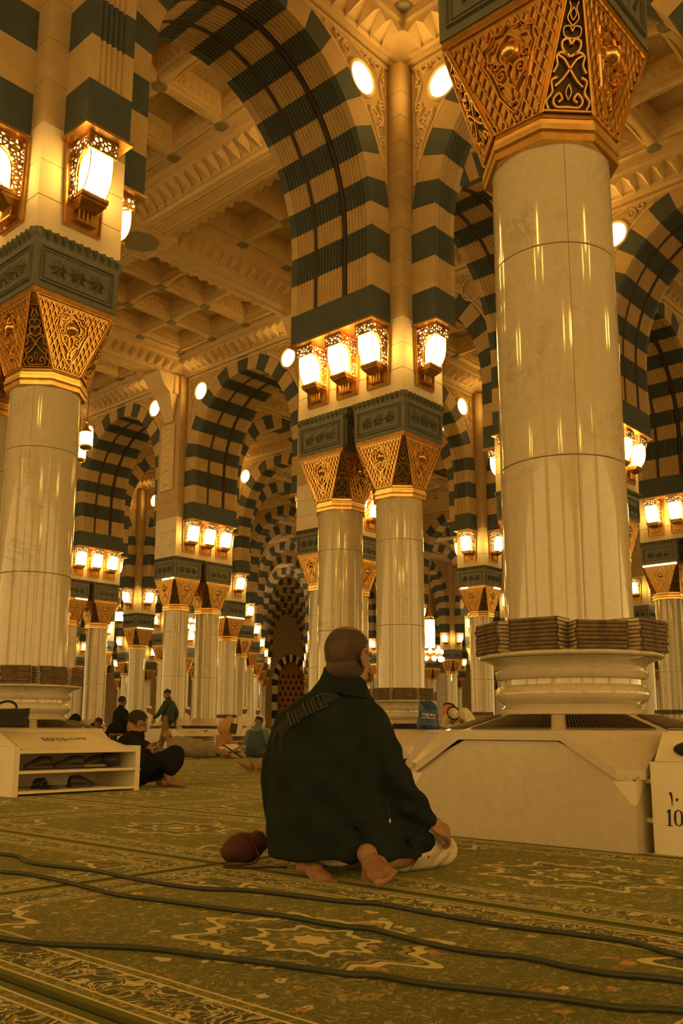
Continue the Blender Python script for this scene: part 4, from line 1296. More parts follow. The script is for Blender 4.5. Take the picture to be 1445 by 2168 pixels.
# ================================================================ carpets and cables
def rugs():
    b = MB(); hx, hy = 0.737, 1.237
    b.rings([[(-hx, -hy, -0.011), (hx, -hy, -0.011), (hx, hy, -0.011), (-hx, hy, -0.011)], [(-hx, -hy, -0.005), (hx, -hy, -0.005), (hx, hy, -0.005), (-hx, hy, -0.005)],
             [(-hx + .012, -hy + .012, 0.001), (hx - .012, -hy + .012, 0.001), (hx - .012, hy - .012, 0.001), (-hx + .012, hy - .012, 0.001)],
             [(-hx + .036, -hy + .036, 0.0), (hx - .036, -hy + .036, 0), (hx - .036, hy - .036, 0), (-hx + .036, hy - .036, 0)]])
    me = b.mesh('carpet', M['carpet'])
    OWN = {(-1, 0): 'green floral carpet in the foreground with the medallion the cables cross', (-2, 0): 'green floral carpet cut off at the bottom left corner', (0, 0): 'green floral carpet lying between the kneeling man and the marble housing',
           (-1, 1): 'green floral carpet at the left edge crossed by the two upper cables', (0, 1): 'green floral carpet just left of the kneeling man, with the pouch', (1, 1): 'green floral carpet in front of the rack marked 1033', (-2, -1): 'green floral carpet cut off at the bottom edge'}
    for i in range(-2, 7):
        for j in range(-3, 5):
            x, y = -8.1 + 1.48 * (i + 0.5), -6.03 + 2.48 * (j - 0.5)
            d = Vector((x - CAM.x, y - CAM.y)); X = d.x * math.sin(YAW) - d.y * math.cos(YAW); Y = d.x * math.cos(YAW) + d.y * math.sin(YAW)
            if Y < 0.3 or abs(X) > 0.42 * Y + 2.0: continue
            o = inst('carpet', me, None, (x, y, 0))
            if (i, j) in OWN: tag(o, OWN[(i, j)], 'carpet', None, 'thing')
            else: tag(o, 'olive green floral prayer carpet with navy border, laid edge to edge', 'carpet', 'carpets laid edge to edge', 'thing')
rugs()
CAB = [
 ('thin black cable farthest back, passing the kneeling man\'s feet', [(-8.62, -4.4), (-8.61, -4.8), (-8.6, -5.15), (-8.59, -5.29), (-8.65, -5.51), (-8.59, -5.86), (-8.6, -6.18), (-8.57, -6.47), (-8.48, -6.62), (-8.41, -6.99), (-8.36, -7.1), (-8.37, -7.29), (-8.37, -7.55), (-8.34, -7.75), (-8.32, -7.92), (-8.38, -8.09), (-8.45, -8.5), (-8.4, -9.2)]),
 ('thin black cable running in the middle of the three', [(-8.9, -4.9), (-8.88, -5.3), (-8.85, -5.62), (-8.81, -5.75), (-8.81, -6.05), (-8.83, -6.37), (-8.79, -6.57), (-8.74, -6.85), (-8.7, -7.02), (-8.69, -7.24), (-8.66, -7.33), (-8.69, -7.53), (-8.69, -7.68), (-8.65, -7.81), (-8.66, -7.93), (-8.65, -8.03), (-8.6, -8.17), (-8.55, -8.6), (-8.6, -9.3)]),
 ('thin black cable nearest the camera, across the big medallion carpet', [(-9.6, -6.2), (-9.48, -6.45), (-9.41, -6.68), (-9.36, -6.83), (-9.22, -7.05), (-9.16, -7.24), (-9.1, -7.42), (-9.06, -7.58), (-9.02, -7.65), (-9.0, -7.77), (-8.93, -7.96), (-8.9, -8.05), (-8.87, -8.17), (-8.81, -8.26), (-8.7, -8.6), (-8.75, -9.2)])]
for lab, pts in CAB:
    b = MB(); b.tube(spline([(x, y, 0.0085) for x, y in pts], 6), 0.0078, 8)
    tag(b.obj('cable', M['cable'], None, True), lab, 'cable')

# ================================================================ books on the column shelves
def book_meshes():
    L, D, T = 0.275, 0.195, 0.0212
    c = MB(); e = 0.0028
    # boards and rounded spine; spine faces +y
    c.box(-L / 2, L / 2, -D + 0.0, 0.0 - 0.01, 0.0, e); c.box(-L / 2, L / 2, -D, -0.01, T - e, T)
    prof = [(-0.012, 0.0), (-0.004, 0.001), (0.001, 0.006), (0.0025, T / 2), (0.001, T - 0.006), (-0.004, T - 0.001), (-0.012, T)]
    c.rings([[(x, y, z) for y, z in prof] for x in (-L / 2, L / 2)])
    c.ridge([(-0.02, 0.0025, T / 2 - 0.004), (0.02, 0.0025, T / 2 - 0.004), (0.02, 0.0025, T / 2 + 0.004), (-0.02, 0.0025, T / 2 + 0.004)], (0, 1, 0), 0.002, 0.001, 1, closed=True)
    for x in (-L / 2 + 0.004, L / 2 - 0.004): c.box(x - 0.003, x + 0.003, -0.006, 0.0032, 0.0015, T - 0.0015, 1)
    cov = c.mesh('cover', [M['leather'], M['leather_edge']])
    p = MB(); p.box(-L / 2 + 0.004, L / 2 - 0.004, -D + 0.004, -0.008, e, T - e)
    return cov, p.mesh('pages', M['pages'])
BCOV, BPAG = book_meshes()
def book_joined():
    b = MB()
    for me, off in ((BCOV, 0), (BPAG, 2)):
        o = len(b.v); b.v += [tuple(v.co) for v in me.vertices]
        for p in me.polygons: b.f.append([o + i for i in p.vertices]); b.m.append(p.material_index + off)
    return b.mesh('book', [M['leather'], M['leather_edge'], M['pages']])
BOOKJ = book_joined()
ORD = ['topmost', 'second from the top', 'third from the top', 'fourth from the top', 'fifth from the top', 'sixth from the top', 'seventh from the top', 'lowest', 'lowest but hidden']
def stack(cx, cy, ang, n, text, group, near=True, rad=0.515, z0=0.9705):
    for k in range(n):
        a = ang + rnd.uniform(-0.012, 0.012); r = rad + rnd.uniform(-0.006, 0.006)
        x, y = cx + r * math.cos(a), cy + r * math.sin(a); z = z0 + k * 0.0214
        i = n - 1 - k; od = 'lowest' if k == 0 and n > 1 else ORD[i]
        lab = 'brown book, %s in the %s' % (od, text)
        if near:
            o = thing('book', lab, 'book', (x, y, z), a - pi / 2, group); inst('cover', BCOV, o); inst('pages', BPAG, o)
        else:
            o = inst('book', BOOKJ, None, (x, y, z), a - pi / 2); tag(o, lab, 'book', group, 'thing')
def shelf_of_books(cx, cy, ph, names, counts, group, near=True):
    base = math.atan2(CAM.y - cy, CAM.x - cx)
    for i, (nm, n) in enumerate(zip(names, counts)):
        if n: stack(cx, cy, base + R(ph + 40 * i), n, nm, group, near)
shelf_of_books(RX, RY, -101, ['stack at the shelf\'s far left rim', 'left stack beside the nearest column', 'wide second stack at the nearest column', 'widest front stack at the nearest column', 'right stack at the nearest column', 'far right stack of the nearest shelf'], [8, 8, 8, 7, 8, 8], 'books on the nearest column\'s shelf')
shelf_of_books(-6, -S2, -53, ['stack cut by the left edge', 'left stack at the big left column', 'middle stack at the big left column', 'right stack at the big left column', 'stack round the side of the left column'], [0, 8, 8, 8, 8], 'books on the big left column\'s shelf')
shelf_of_books(0, -S2, -74, ['hindmost left stack at the centre column', 'left stack behind the kneeling man\'s shoulder', 'front stack at the centre column', 'right stack at the centre column', 'rim stack above the blue bag'], [8, 8, 8, 8, 6], 'books on the centre column\'s shelf')
shelf_of_books(13.2, 6.6, -60, ['left stack past the white hood', 'front stack past the white hood', 'right stack past the white hood'], [5, 5, 5], 'books on the shelf past the white hood', False)
shelf_of_books(13.2, S2, -70, ['left stack at the right edge column', 'front stack at the right edge column', 'right stack at the right edge column'], [5, 5, 5], 'books on the right edge column\'s shelf', False)
shelf_of_books(13.2, 18.6, -40, ['left stack above the reader', 'front stack above the reader', 'right stack above the reader'], [6, 6, 6], 'books on the shelf above the reader', False)
shelf_of_books(13.2, 24.6, -20, ['left stack beyond the walking man', 'right stack beyond the walking man'], [6, 6], 'books on the shelf beyond the walking man', False)

# ================================================================ lettering
def stroke(b, pts, wid, n=5, z=0.0):
    P = spline([(x, y, 0) for x, y in pts], n) if len(pts) > 2 else [Vector((x, y, 0)) for x, y in pts]
    m = len(P); vs = []
    for i, p in enumerate(P):
        t = P[min(i + 1, m - 1)] - P[max(i - 1, 0)]; t = t.normalized() if t.length > 0 else Vector((1, 0, 0))
        f = i / (m - 1) * (len(wid) - 1); k = min(int(f), len(wid) - 2) if len(wid) > 1 else 0
        w_ = wid[k] + (wid[min(k + 1, len(wid) - 1)] - wid[k]) * (f - k)
        s = Vector((-t.y, t.x, 0)) * w_ / 2
        vs += [(p.x - s.x, p.y - s.y, z), (p.x + s.x, p.y + s.y, z)]
    b.add(vs, [(2 * i, 2 * i + 2, 2 * i + 3, 2 * i + 1) for i in range(m - 1)])
GL = {
 '1': (0.50, [([(0.26, 0.03), (0.26, 0.97)], [0.15]), ([(0.08, 0.80), (0.18, 0.86), (0.28, 0.97)], [0.03, 0.09, 0.05]), ([(0.06, 0.02), (0.46, 0.02)], [0.045])]),
 '0': (0.62, [([(0.31, 0.98), (0.13, 0.82), (0.10, 0.5), (0.13, 0.18), (0.31, 0.02)], [0.035, 0.12, 0.15, 0.12, 0.035]), ([(0.31, 0.98), (0.49, 0.82), (0.52, 0.5), (0.49, 0.18), (0.31, 0.02)], [0.035, 0.12, 0.15, 0.12, 0.035])]),
 '2': (0.60, [([(0.10, 0.74), (0.14, 0.93), (0.32, 0.98), (0.46, 0.82), (0.42, 0.58), (0.08, 0.05)], [0.12, 0.06, 0.05, 0.15, 0.12, 0.04]), ([(0.06, 0.05), (0.50, 0.05), (0.53, 0.25)], [0.13, 0.12, 0.03])]),
 '3': (0.58, [([(0.08, 0.80), (0.18, 0.95), (0.34, 0.96), (0.42, 0.78), (0.34, 0.58), (0.18, 0.53)], [0.09, 0.05, 0.06, 0.15, 0.07, 0.03]), ([(0.18, 0.53), (0.38, 0.50), (0.48, 0.28), (0.38, 0.06), (0.18, 0.02), (0.07, 0.15)], [0.03, 0.06, 0.16, 0.08, 0.04, 0.10])]),
 '-': (0.42, [([(0.04, 0.38), (0.38, 0.38)], [0.11])]),
 'a1': (0.36, [([(0.08, 0.92), (0.20, 0.60), (0.26, 0.08)], [0.17, 0.12, 0.03])]),
 'a0': (0.34, [([(0.10, 0.50), (0.24, 0.50)], [0.16])]),
 'a2': (0.44, [([(0.08, 0.92), (0.20, 0.60), (0.26, 0.06)], [0.15, 0.11, 0.03]), ([(0.12, 0.80), (0.28, 0.70), (0.40, 0.92)], [0.05, 0.09, 0.08])]),
 'a3': (0.52, [([(0.08, 0.92), (0.20, 0.60), (0.26, 0.06)], [0.15, 0.11, 0.03]), ([(0.12, 0.78), (0.22, 0.68), (0.31, 0.88)], [0.05, 0.09, 0.06]), ([(0.30, 0.86), (0.38, 0.68), (0.48, 0.92)], [0.05, 0.09, 0.07])]),
}
AR = {'0': 'a0', '1': 'a1', '2': 'a2', '3': 'a3'}
def sign_mesh(chars, h, slant=0.12):
    b = MB(); x = 0
    tot = sum(GL[c][0] for c in chars)
    for c in chars:
        w_, ss = GL[c]
        for pts, wid in ss:
            q = MB(); stroke(q, pts, wid)
            b.add([((vx + x - tot / 2 + slant * vy) * h, (vy - 0.5) * h, 0) for vx, vy, _ in q.v], q.f)
        x += w_
    return b.mesh('number', M['ink'], fix=False)
def put_sign(me, parent, loc, xax, yax):
    xax = Vector(xax).normalized(); yax = Vector(yax).normalized(); z = xax.cross(yax)
    m = Matrix((xax, yax, z)).transposed().to_4x4(); m.translation = Vector(loc)
    return inst('number', me, parent, mat4=m)

# ================================================================ shoe racks that lean on the housings
def rack(loc, rz, W, D, label, num=None, ends=None, H=0.40, back=0.54, mids=1, letter=0.105, topw=0.45):
    """local: x along the front, open front at y=0, housing at y=D"""
    r = thing('shoe_rack', label, 'shoe rack', loc, rz)
    t = 0.022
    for x0 in (-W / 2, W / 2 - 0.05):
        b = MB(); b.box(x0, x0 + 0.05, 0, D, 0, H + 0.0)
        o = b.obj('end_panel', M['paint'], r)
        s = -1 if x0 < 0 else 1
        xs = x0 if s < 0 else x0 + 0.05
        f = MB(); f.ridge([(xs, 0.055, 0.05), (xs, D - 0.06, 0.05), (xs, D - 0.06, H - 0.055), (xs, 0.055, H - 0.055)], (s, 0, 0), 0.006, -0.004, closed=True)
        f.obj('panel_groove', M['joint'], o)
    xi = W / 2 - 0.05
    for z in (0.03, 0.03 + (H - 0.075) / 2, H - 0.045 - 0.0):
        b = MB(); b.box(-xi, xi, 0.004, D - 0.03, z - t / 2, z + t / 2); b.obj('shelf', M['paint'], r)
    b = MB(); b.box(-xi, xi, D - 0.03, D - 0.015, 0.02, H - 0.03); b.obj('back_panel', M['paint'], r)
    # sloping lid
    tw = topw; z0 = H - 0.033
    top = [(-xi, 0.0, z0), (xi, 0.0, z0), (tw, D, back), (-tw, D, back)]
    b = MB(); b.rings([[(x, y, z - 0.02) for x, y, z in top], top]); 
    b.add([(xi, 0, z0), (W / 2, 0.02, H), (W / 2, D, H), (tw, D, back), (xi, D, H)], [(0, 1, 2, 4), (0, 4, 3)]); b.add([(-xi, 0, z0), (-W / 2, 0.02, H), (-W / 2, D, H), (-tw, D, back), (-xi, D, H)], [(4, 2, 1, 0), (3, 4, 0)])
    lid = b.obj('sloping_lid', M['paint'], r)
    sl = Vector((0, D, back - z0)).normalized(); N = Vector((0, -(back - z0), D)).normalized()
    g = MB(); 
    def LP(x, f): return Vector((x, D * f, z0 + (back - z0) * f)) + N * 0.0015
    g.ridge([LP(-xi + 0.03, 0.04), LP(-tw * 0.97, 0.82), LP(tw * 0.97, 0.82), LP(xi - 0.03, 0.04)], N, 0.006, 0.001)
    g.obj('lid_groove', M['joint'], lid)
    if num:
        chars = list(num) + ['-'] + [AR[c] for c in num]
        put_sign(sign_mesh(chars, letter), lid, LP(0.03, 0.50) + N * 0.002, (1, 0, 0), sl)
    if ends:
        arab, lat, off = ends
        x = -W / 2 - 0.002
        put_sign(sign_mesh([AR[c] for c in arab], 0.075), r, (x, off, 0.245), (0, -1, 0), (0, 0, 1))
        put_sign(sign_mesh(list(lat), 0.075, 0.04), r, (x, off, 0.165), (0, -1, 0), (0, 0, 1))
    return r
M['shoe_dark'] = simple('dark shoe leather', (0.035, 0.028, 0.022), 0.5)
M['shoe_sole'] = simple('pale rubber sole', (0.30, 0.25, 0.17), 0.7)
def shoe(loc, rz, label, kind='shoe', L=0.27):
    r = thing('shoe' if kind == 'shoe' else 'sandal', label, 'shoe', loc, rz)
    b = MB(); prof = [(-0.5, 0.30), (-0.4, 0.36), (-0.1, 0.30), (0.2, 0.38), (0.4, 0.30), (0.5, 0.10)]
    ring = [(x * L, w_ * 0.26 * L / 0.27 * 0.42, 0) for x, w_ in prof]; out = ring + [(x, -y, z) for x, y, z in ring[::-1]]
    b.rings([out, [(x, y, 0.022) for x, y, _ in out]]); b.obj('sole', M['shoe_sole'] if kind == 'pale' else M['shoe_dark'], r)
    u = MB()
    if kind == 'sandal':
        u.tube(spline([(0.05, -0.045, 0.02), (0.07, -0.02, 0.06), (0.08, 0.02, 0.06), (0.06, 0.045, 0.02)], 5), 0.016, 8)
        u.tube(spline([(0.0, -0.042, 0.02), (0.01, 0.0, 0.075), (0.0, 0.042, 0.02)], 5), 0.014, 8)
    else:
        hs = [(-0.5, 0.25, 0.085), (-0.42, 0.34, 0.10), (-0.15, 0.30, 0.105), (0.0, 0.30, 0.09), (0.2, 0.37, 0.062), (0.4, 0.28, 0.045), (0.5, 0.1, 0.035)]
        rings = []
        for x, w_, h in hs:
            y = w_ * 0.108; rings.append([(x * L, -y, 0.02), (x * L, -y * 0.95, h * 0.6), (x * L, -y * 0.45, h), (x * L, y * 0.45, h), (x * L, y * 0.95, h * 0.6), (x * L, y, 0.02)])
        u.rings(rings)
    u.obj('upper', M['shoe_dark'], r, True)
    return r
# left rack: open front looks to the right-hand side of the hall
LR = rack((-6.22, -1.985, 0), R(0.0), 1.24, 0.66, 'cream painted shoe rack marked 1033 holding dark shoes', '1033', ('1033', '1033', 0.29))
for x, z, rz_, lab, k in [(-6.52, 0.2145, 3.3, 'dark shoe on the upper shelf of rack 1033, left', 'shoe'), (-6.22, 0.2145, 3.0, 'dark shoe on the upper shelf of rack 1033, middle', 'shoe'), (-5.98, 0.2145, 3.2, 'dark shoe with pale sole on the upper shelf of rack 1033', 'pale'),
                          (-6.45, 0.0425, 1.9, 'dark sandal on the lower shelf of rack 1033, left', 'sandal'), (-6.08, 0.0425, 0.1, 'dark pointed shoe on the lower shelf of rack 1033', 'shoe')]:
    shoe((x, -1.80, z), rz_, lab, k)
shoe((-6.37, -1.66, 0.0425), 1.7, 'second dark sandal behind the first on the lower shelf', 'sandal')
b = MB(); b.ellip((0, 0, 0.06), (0.09, 0.12, 0.06)); b.tube([(0.085, -0.02 + 0.045 * math.cos(a * pi / 8), 0.06 + 0.05 * math.sin(a * pi / 8)) for a in range(17)], 0.004, 6)
tag(b.obj('shoe_bag', M['shoe_dark'], None, True, (-5.82, -1.80, 0.215)), 'round dark shoe bag with a pale ring on the upper shelf', 'bag')
# right rack, mostly beyond the frame: its end panel looks at us
RR = rack((-5.93, -7.93, 0), 0.0, 1.24, 0.70, 'cream painted rack at the right edge beginning with 10', None, ('10', '10', 0.60), H=0.41, back=0.545)
for z in (0.32, 0.14):
    b = MB(); b.tube([(-6.49, -7.235, z), (-6.49, -7.18, z)], 0.014, 10); tag(b.obj('pipe_stub', M['paint'], None, True), 'short cream %s pipe between marble housing and right edge rack' % ('upper' if z > 0.2 else 'lower'), 'pipe')
b = MB(); b.ellip((0, 0, 0.04), (0.075, 0.105, 0.04), 20, 12); b.tube(spline([(0.03, -0.05, 0.065), (0.04, -0.02, 0.082), (0.04, 0.02, 0.082), (0.03, 0.05, 0.065)], 5), 0.005, 8)
M['black_cloth'] = simple('black cloth', (0.018, 0.018, 0.018), 0.8, bmp=0.2, bscale=60)
tag(b.obj('black_bag', M['black_cloth'], None, True, (-6.445, -7.41, 0.425)), 'round black bag on the rack at the right edge', 'bag')
# racks in the court by the walking man's pair
rack((5.95, 11.27, 0), 0, 1.18, 0.64, 'cream shoe rack behind the man in the robe', '1030', None, letter=0.10)
rack((7.22, 11.27, 0), 0, 1.18, 0.64, 'cream shoe rack under the reader, marked 1020', '1020', None, letter=0.10)
rack((0.43, 1.98, 0), pi, 1.24, 0.66, 'cream shoe rack end just left of the kneeling man', None, None)
rack((4.62, 18.3, 0), -pi / 2, 1.18, 0.64, 'cream shoe rack beyond the man with the phone', '1032', None, letter=0.10)
# ================================================================ people
def remesh(mb, voxel, smooth=4, name='body', mats=None, fold=0.0, fscale=9.0):
    me = bpy.data.meshes.new('tmp'); me.from_pydata(mb.v, [], mb.f)
    o = bpy.data.objects.new('tmp', me); COL.objects.link(o)
    m = o.modifiers.new('r', 'REMESH'); m.mode = 'VOXEL'; m.voxel_size = voxel; m.adaptivity = 0.0
    s = o.modifiers.new('s', 'SMOOTH'); s.factor = 0.5; s.iterations = smooth
    dg = bpy.context.evaluated_depsgraph_get()
    out = bpy.data.meshes.new_from_object(o.evaluated_get(dg)); out.name = name
    bpy.data.objects.remove(o); bpy.data.meshes.remove(me)
    if fold:
        nrm = [v.normal.copy() for v in out.vertices]
        for v, n in zip(out.vertices, nrm):
            p = v.co * fscale
            d = mnoise.noise(Vector((p.x * 1.0, p.y * 1.0, p.z * 0.55))) + 0.5 * mnoise.noise(p * 2.3)
            v.co += n * d * fold
    out.polygons.foreach_set('use_smooth', [True] * len(out.polygons))
    out.materials.clear()
    for x in (mats if isinstance(mats, list) else [mats]): out.materials.append(x)
    return out
def limb(b, pts, rad, n=12, sm=3):
    """tapered limb with rounded ends"""
    P = [Vector(p) for p in pts]
    if sm > 1 and len(P) > 2:
        Q = spline(P, sm); k = len(Q) - 1
        rr = []
        for i in range(len(Q)):
            f = i / k * (len(rad) - 1); a = min(int(f), len(rad) - 2); rr.append(rad[a] + (rad[a + 1] - rad[a]) * (f - a))
    else: Q, rr = P, list(rad)
    b.tube(Q, rr, n)
    b.ellip(Q[0], (rr[0],) * 3, 12, 8); b.ellip(Q[-1], (rr[-1],) * 3, 12, 8)
def frame(fwd, up):
    f = Vector(fwd).normalized(); u = Vector(up); u = (u - f * u.dot(f)).normalized(); r = f.cross(u)
    return Matrix((r, f, u)).transposed()          # columns: right, forward, up
def hand(b, wrist, fwd, up, side, s=1.0, curl=0.5):
    """palm, four unequal bent fingers and a thumb; up = back of the hand; side +1: thumb on local +x"""
    m = frame(fwd, up); W = Vector(wrist)
    T = lambda x, y, z: W + m @ (Vector((x, y, z)) * s)
    b.ellip(T(0, 0.045, -0.004), (0.043 * s, 0.055 * s, 0.017 * s), 14, 10, rot=m)
    limb(b, [T(0, -0.02, 0), T(0, 0.03, 0)], [0.025 * s, 0.027 * s], 10, 1)
    for i, (x, ln) in enumerate([(0.031, 0.070), (0.011, 0.080), (-0.010, 0.074), (-0.030, 0.058)]):
        x *= side; a = 0.0; p = [T(x, 0.085, 0.0)]; y, z = 0.085, 0.0
        for f in (0.42, 0.33, 0.25):
            a += curl * (0.9 if f > 0.4 else 1.0); y += math.cos(a) * ln * f; z -= math.sin(a) * ln * f; p.append(T(x * (1 + 0.15 * (y - 0.085) / 0.07), y, z))
        limb(b, [T(x * 0.8, 0.055, -0.002)] + p, [0.0095 * s, 0.0095 * s, 0.0088 * s, 0.008 * s, 0.007 * s], 8, 2)
    limb(b, [T(side * 0.022, 0.012, -0.008), T(side * 0.050, 0.035, -0.016), T(side * 0.060, 0.062, -0.020), T(side * 0.055, 0.085, -0.024)], [0.015 * s, 0.013 * s, 0.0105 * s, 0.0085 * s], 8, 2)
def foot(b, ankle, fwd, up, side, s=1.0):
    """heel, instep, ball and five separate toes; up = top of the foot, side +1: big toe on local +x"""
    m = frame(fwd, up); A = Vector(ankle)
    T = lambda x, y, z: A + m @ (Vector((x, y, z)) * s)
    E_ = lambda c, r: b.ellip(T(*c), tuple(q * s for q in r), 14, 10, rot=m)
    E_((0, -0.035, -0.043), (0.037, 0.042, 0.038)); E_((0, 0.03, -0.036), (0.039, 0.075, 0.034)); E_((0, 0.07, -0.046), (0.042, 0.055, 0.026)); E_((side * 0.006, 0.10, -0.050), (0.043, 0.055, 0.024)); E_((side * 0.018, 0.125, -0.058), (0.024, 0.03, 0.018)); E_((-side * 0.022, 0.105, -0.058), (0.022, 0.04, 0.017))
    limb(b, [T(0, -0.01, 0.04), T(0, 0, 0), T(0, 0.01, -0.03)], [0.040 * s, 0.036 * s, 0.036 * s], 12, 1)
    for x, y, r in [(0.031, 0.168, 0.0155), (0.010, 0.168, 0.0112), (-0.008, 0.160, 0.0105), (-0.024, 0.149, 0.0100), (-0.039, 0.136, 0.0095)]:
        limb(b, [T(side * x * 0.9, y - 0.035, -0.058), T(side * x, y - 0.012, -0.060), T(side * x, y, -0.064)], [r * s * 0.95, r * s * 0.9, r * s * 1.08], 8, 1)
def head(b, c, fwd, up, s=1.0):
    m = frame(fwd, up); C_ = Vector(c)
    T = lambda x, y, z: C_ + m @ (Vector((x, y, z)) * s)
    E_ = lambda p, r: b.ellip(T(*p), tuple(q * s for q in r), 20, 14, rot=m)
    E_((0, -0.012, 0.030), (0.078, 0.098, 0.090)); E_((0, 0.030, -0.040), (0.062, 0.066, 0.078)); E_((0, 0.066, -0.092), (0.030, 0.026, 0.022)); E_((0, 0.075, -0.060), (0.026, 0.022, 0.014))
    for sx in (-1, 1):
        E_((sx * 0.040, 0.066, -0.030), (0.022, 0.02, 0.02)); E_((sx * 0.030, 0.082, 0.022), (0.024, 0.012, 0.008)); E_((sx * 0.052, 0.02, -0.07), (0.016, 0.045, 0.028))
        # ear: rim, lobe and hollow
        limb(b, [T(sx * 0.078, 0.008, -0.022), T(sx * 0.084, 0.010, 0.018), T(sx * 0.090, -0.012, 0.030), T(sx * 0.092, -0.028, 0.012), T(sx * 0.088, -0.022, -0.018), T(sx * 0.080, -0.002, -0.036)], [0.007 * s] * 6, 8, 3)
        E_((sx * 0.081, -0.008, -0.002), (0.006, 0.016, 0.024)); E_((sx * 0.080, 0.0, -0.032), (0.007, 0.009, 0.011))
    limb(b, [T(0, 0.088, 0.014), T(0, 0.104, -0.010), T(0, 0.112, -0.028)], [0.009 * s, 0.012 * s, 0.016 * s], 10, 2)
    for sx in (-1, 1): E_((sx * 0.014, 0.096, -0.033), (0.010, 0.011, 0.009))
    return T, m
def features(root, T, m, s, eye=True):
    """eyes, brows and mouth as parts of the person"""
    e = MB(); w_ = MB(); mo = MB()
    for sx in (-1, 1):
        w_.ellip(T(sx * 0.030, 0.086, 0.003), (0.013 * s, 0.006 * s, 0.007 * s), 10, 8, rot=m); e.ellip(T(sx * 0.030, 0.0905, 0.003), (0.0058 * s, 0.003 * s, 0.0058 * s), 8, 6, rot=m)
        mo.tube([T(sx * 0.012, 0.098, 0.026), T(sx * 0.032, 0.095, 0.030), T(sx * 0.050, 0.080, 0.024)], [0.004 * s, 0.005 * s, 0.003 * s], 6)
    mo.tube([T(-0.024, 0.088, -0.063), T(0, 0.0965, -0.061), T(0.024, 0.088, -0.063)], [0.002 * s, 0.0045 * s, 0.002 * s], 6)
    w_.obj('eye_white', M['eye'], root, True); e.obj('iris', M['hair_black'], root, True); mo.obj('brow_and_lips', M['lips'], root, True)
def shell(root, name, c, r, m, mat, keep, n=36, k=24, thick=0.004):
    """a cap of an ellipsoid (hair, skull cap), kept where keep(local unit point) is true"""
    v, f = [], []
    idx = {}
    for j in range(k + 1):
        for i in range(n):
            th, a = pi * j / k, 2 * pi * i / n
            p = Vector((math.sin(th) * math.cos(a), math.sin(th) * math.sin(a), math.cos(th)))
            v.append(p)
    b = MB()
    b.v = [tuple(Vector(c) + m @ Vector((p.x * r[0], p.y * r[1], p.z * r[2]))) for p in v]
    for j in range(k):
        for i in range(n):
            q = [j * n + i, (j + 1) * n + i, (j + 1) * n + (i + 1) % n, j * n + (i + 1) % n]
            ctr = (v[q[0]] + v[q[1]] + v[q[2]] + v[q[3]]) / 4
            if keep(ctr): b.f.append(q); b.m.append(0)
    o = b.obj(name, mat, root, True)
    md = o.modifiers.new('t', 'SOLIDIFY'); md.thickness = thick; md.offset = -1.0
    return o
M['skin'] = simple('warm brown skin', (0.30, 0.16, 0.085), 0.5, var=0.12, scale=18, bmp=0.12, bscale=160)
M['skin_dark'] = simple('dark brown skin', (0.20, 0.105, 0.06), 0.5, var=0.12, scale=18)
M['eye'] = simple('eye white', (0.55, 0.5, 0.42), 0.3)
M['lips'] = simple('brows and lips', (0.10, 0.05, 0.035), 0.6)
M['hair_black'] = simple('black hair', (0.018, 0.014, 0.010), 0.7, bmp=0.5, bscale=260)
M['navy_fleece'] = simple('dark green navy fleece', (0.017, 0.025, 0.025), 0.95, var=0.25, scale=9, bmp=0.5, bscale=320, spec=0.1)
M['strap'] = simple('black webbing', (0.012, 0.014, 0.014), 0.8, bmp=0.3, bscale=300)
M['buckle'] = simple('black plastic buckle', (0.05, 0.05, 0.045), 0.35)
M['cream_cloth'] = simple('cream cotton', (0.62, 0.55, 0.40), 0.85, var=0.06, scale=12, bmp=0.15, bscale=120)
M['maroon'] = simple('maroon cloth', (0.075, 0.022, 0.018), 0.85, bmp=0.2, bscale=150)
M['dark_robe'] = simple('near black robe', (0.016, 0.019, 0.019), 0.92, var=0.2, bmp=0.2, bscale=200, spec=0.1)
M['green_jacket'] = simple('dark green jacket', (0.030, 0.060, 0.050), 0.8, var=0.2)
M['brown_cloth'] = simple('brown cloth', (0.26, 0.15, 0.07), 0.85)
M['grey_robe'] = simple('grey beige robe', (0.27, 0.22, 0.14), 0.9, var=0.15, bmp=0.2, bscale=90)
M['blue_vest'] = simple('slate blue vest', (0.045, 0.085, 0.115), 0.85, var=0.15)
M['blue_sleeve'] = simple('grey blue sleeve', (0.11, 0.17, 0.18), 0.85)
M['white_cloth'] = simple('white cotton', (0.78, 0.72, 0.58), 0.85, var=0.05, bmp=0.15, bscale=80)
M['tan_scarf'] = simple('tan scarf', (0.50, 0.30, 0.12), 0.85)
M['orange_robe'] = simple('orange brown robe', (0.45, 0.22, 0.08), 0.85)
def check_red():
    m, t, p = nt('red and white checked headcloth')
    c = nd(t, 'ShaderNodeTexChecker'); c.inputs['Scale'].default_value = 46; lk(t, pos(t), c.inputs['Vector'])
    c.inputs['Color1'].default_value = (0.72, 0.13, 0.06, 1); c.inputs['Color2'].default_value = (0.75, 0.50, 0.36, 1)
    n = nd(t, 'ShaderNodeTexNoise'); n.inputs['Scale'].default_value = 14; lk(t, pos(t), n.inputs['Vector'])
    lk(t, mixc(t, ramp(t, n.outputs[0], [(0.42, (0, 0, 0)), (0.58, (1, 1, 1))]), c.outputs[0], (0.66, 0.16, 0.08)), p.inputs['Base Color']); p.inputs['Roughness'].default_value = 0.9
    return m
M['red_check'] = check_red()
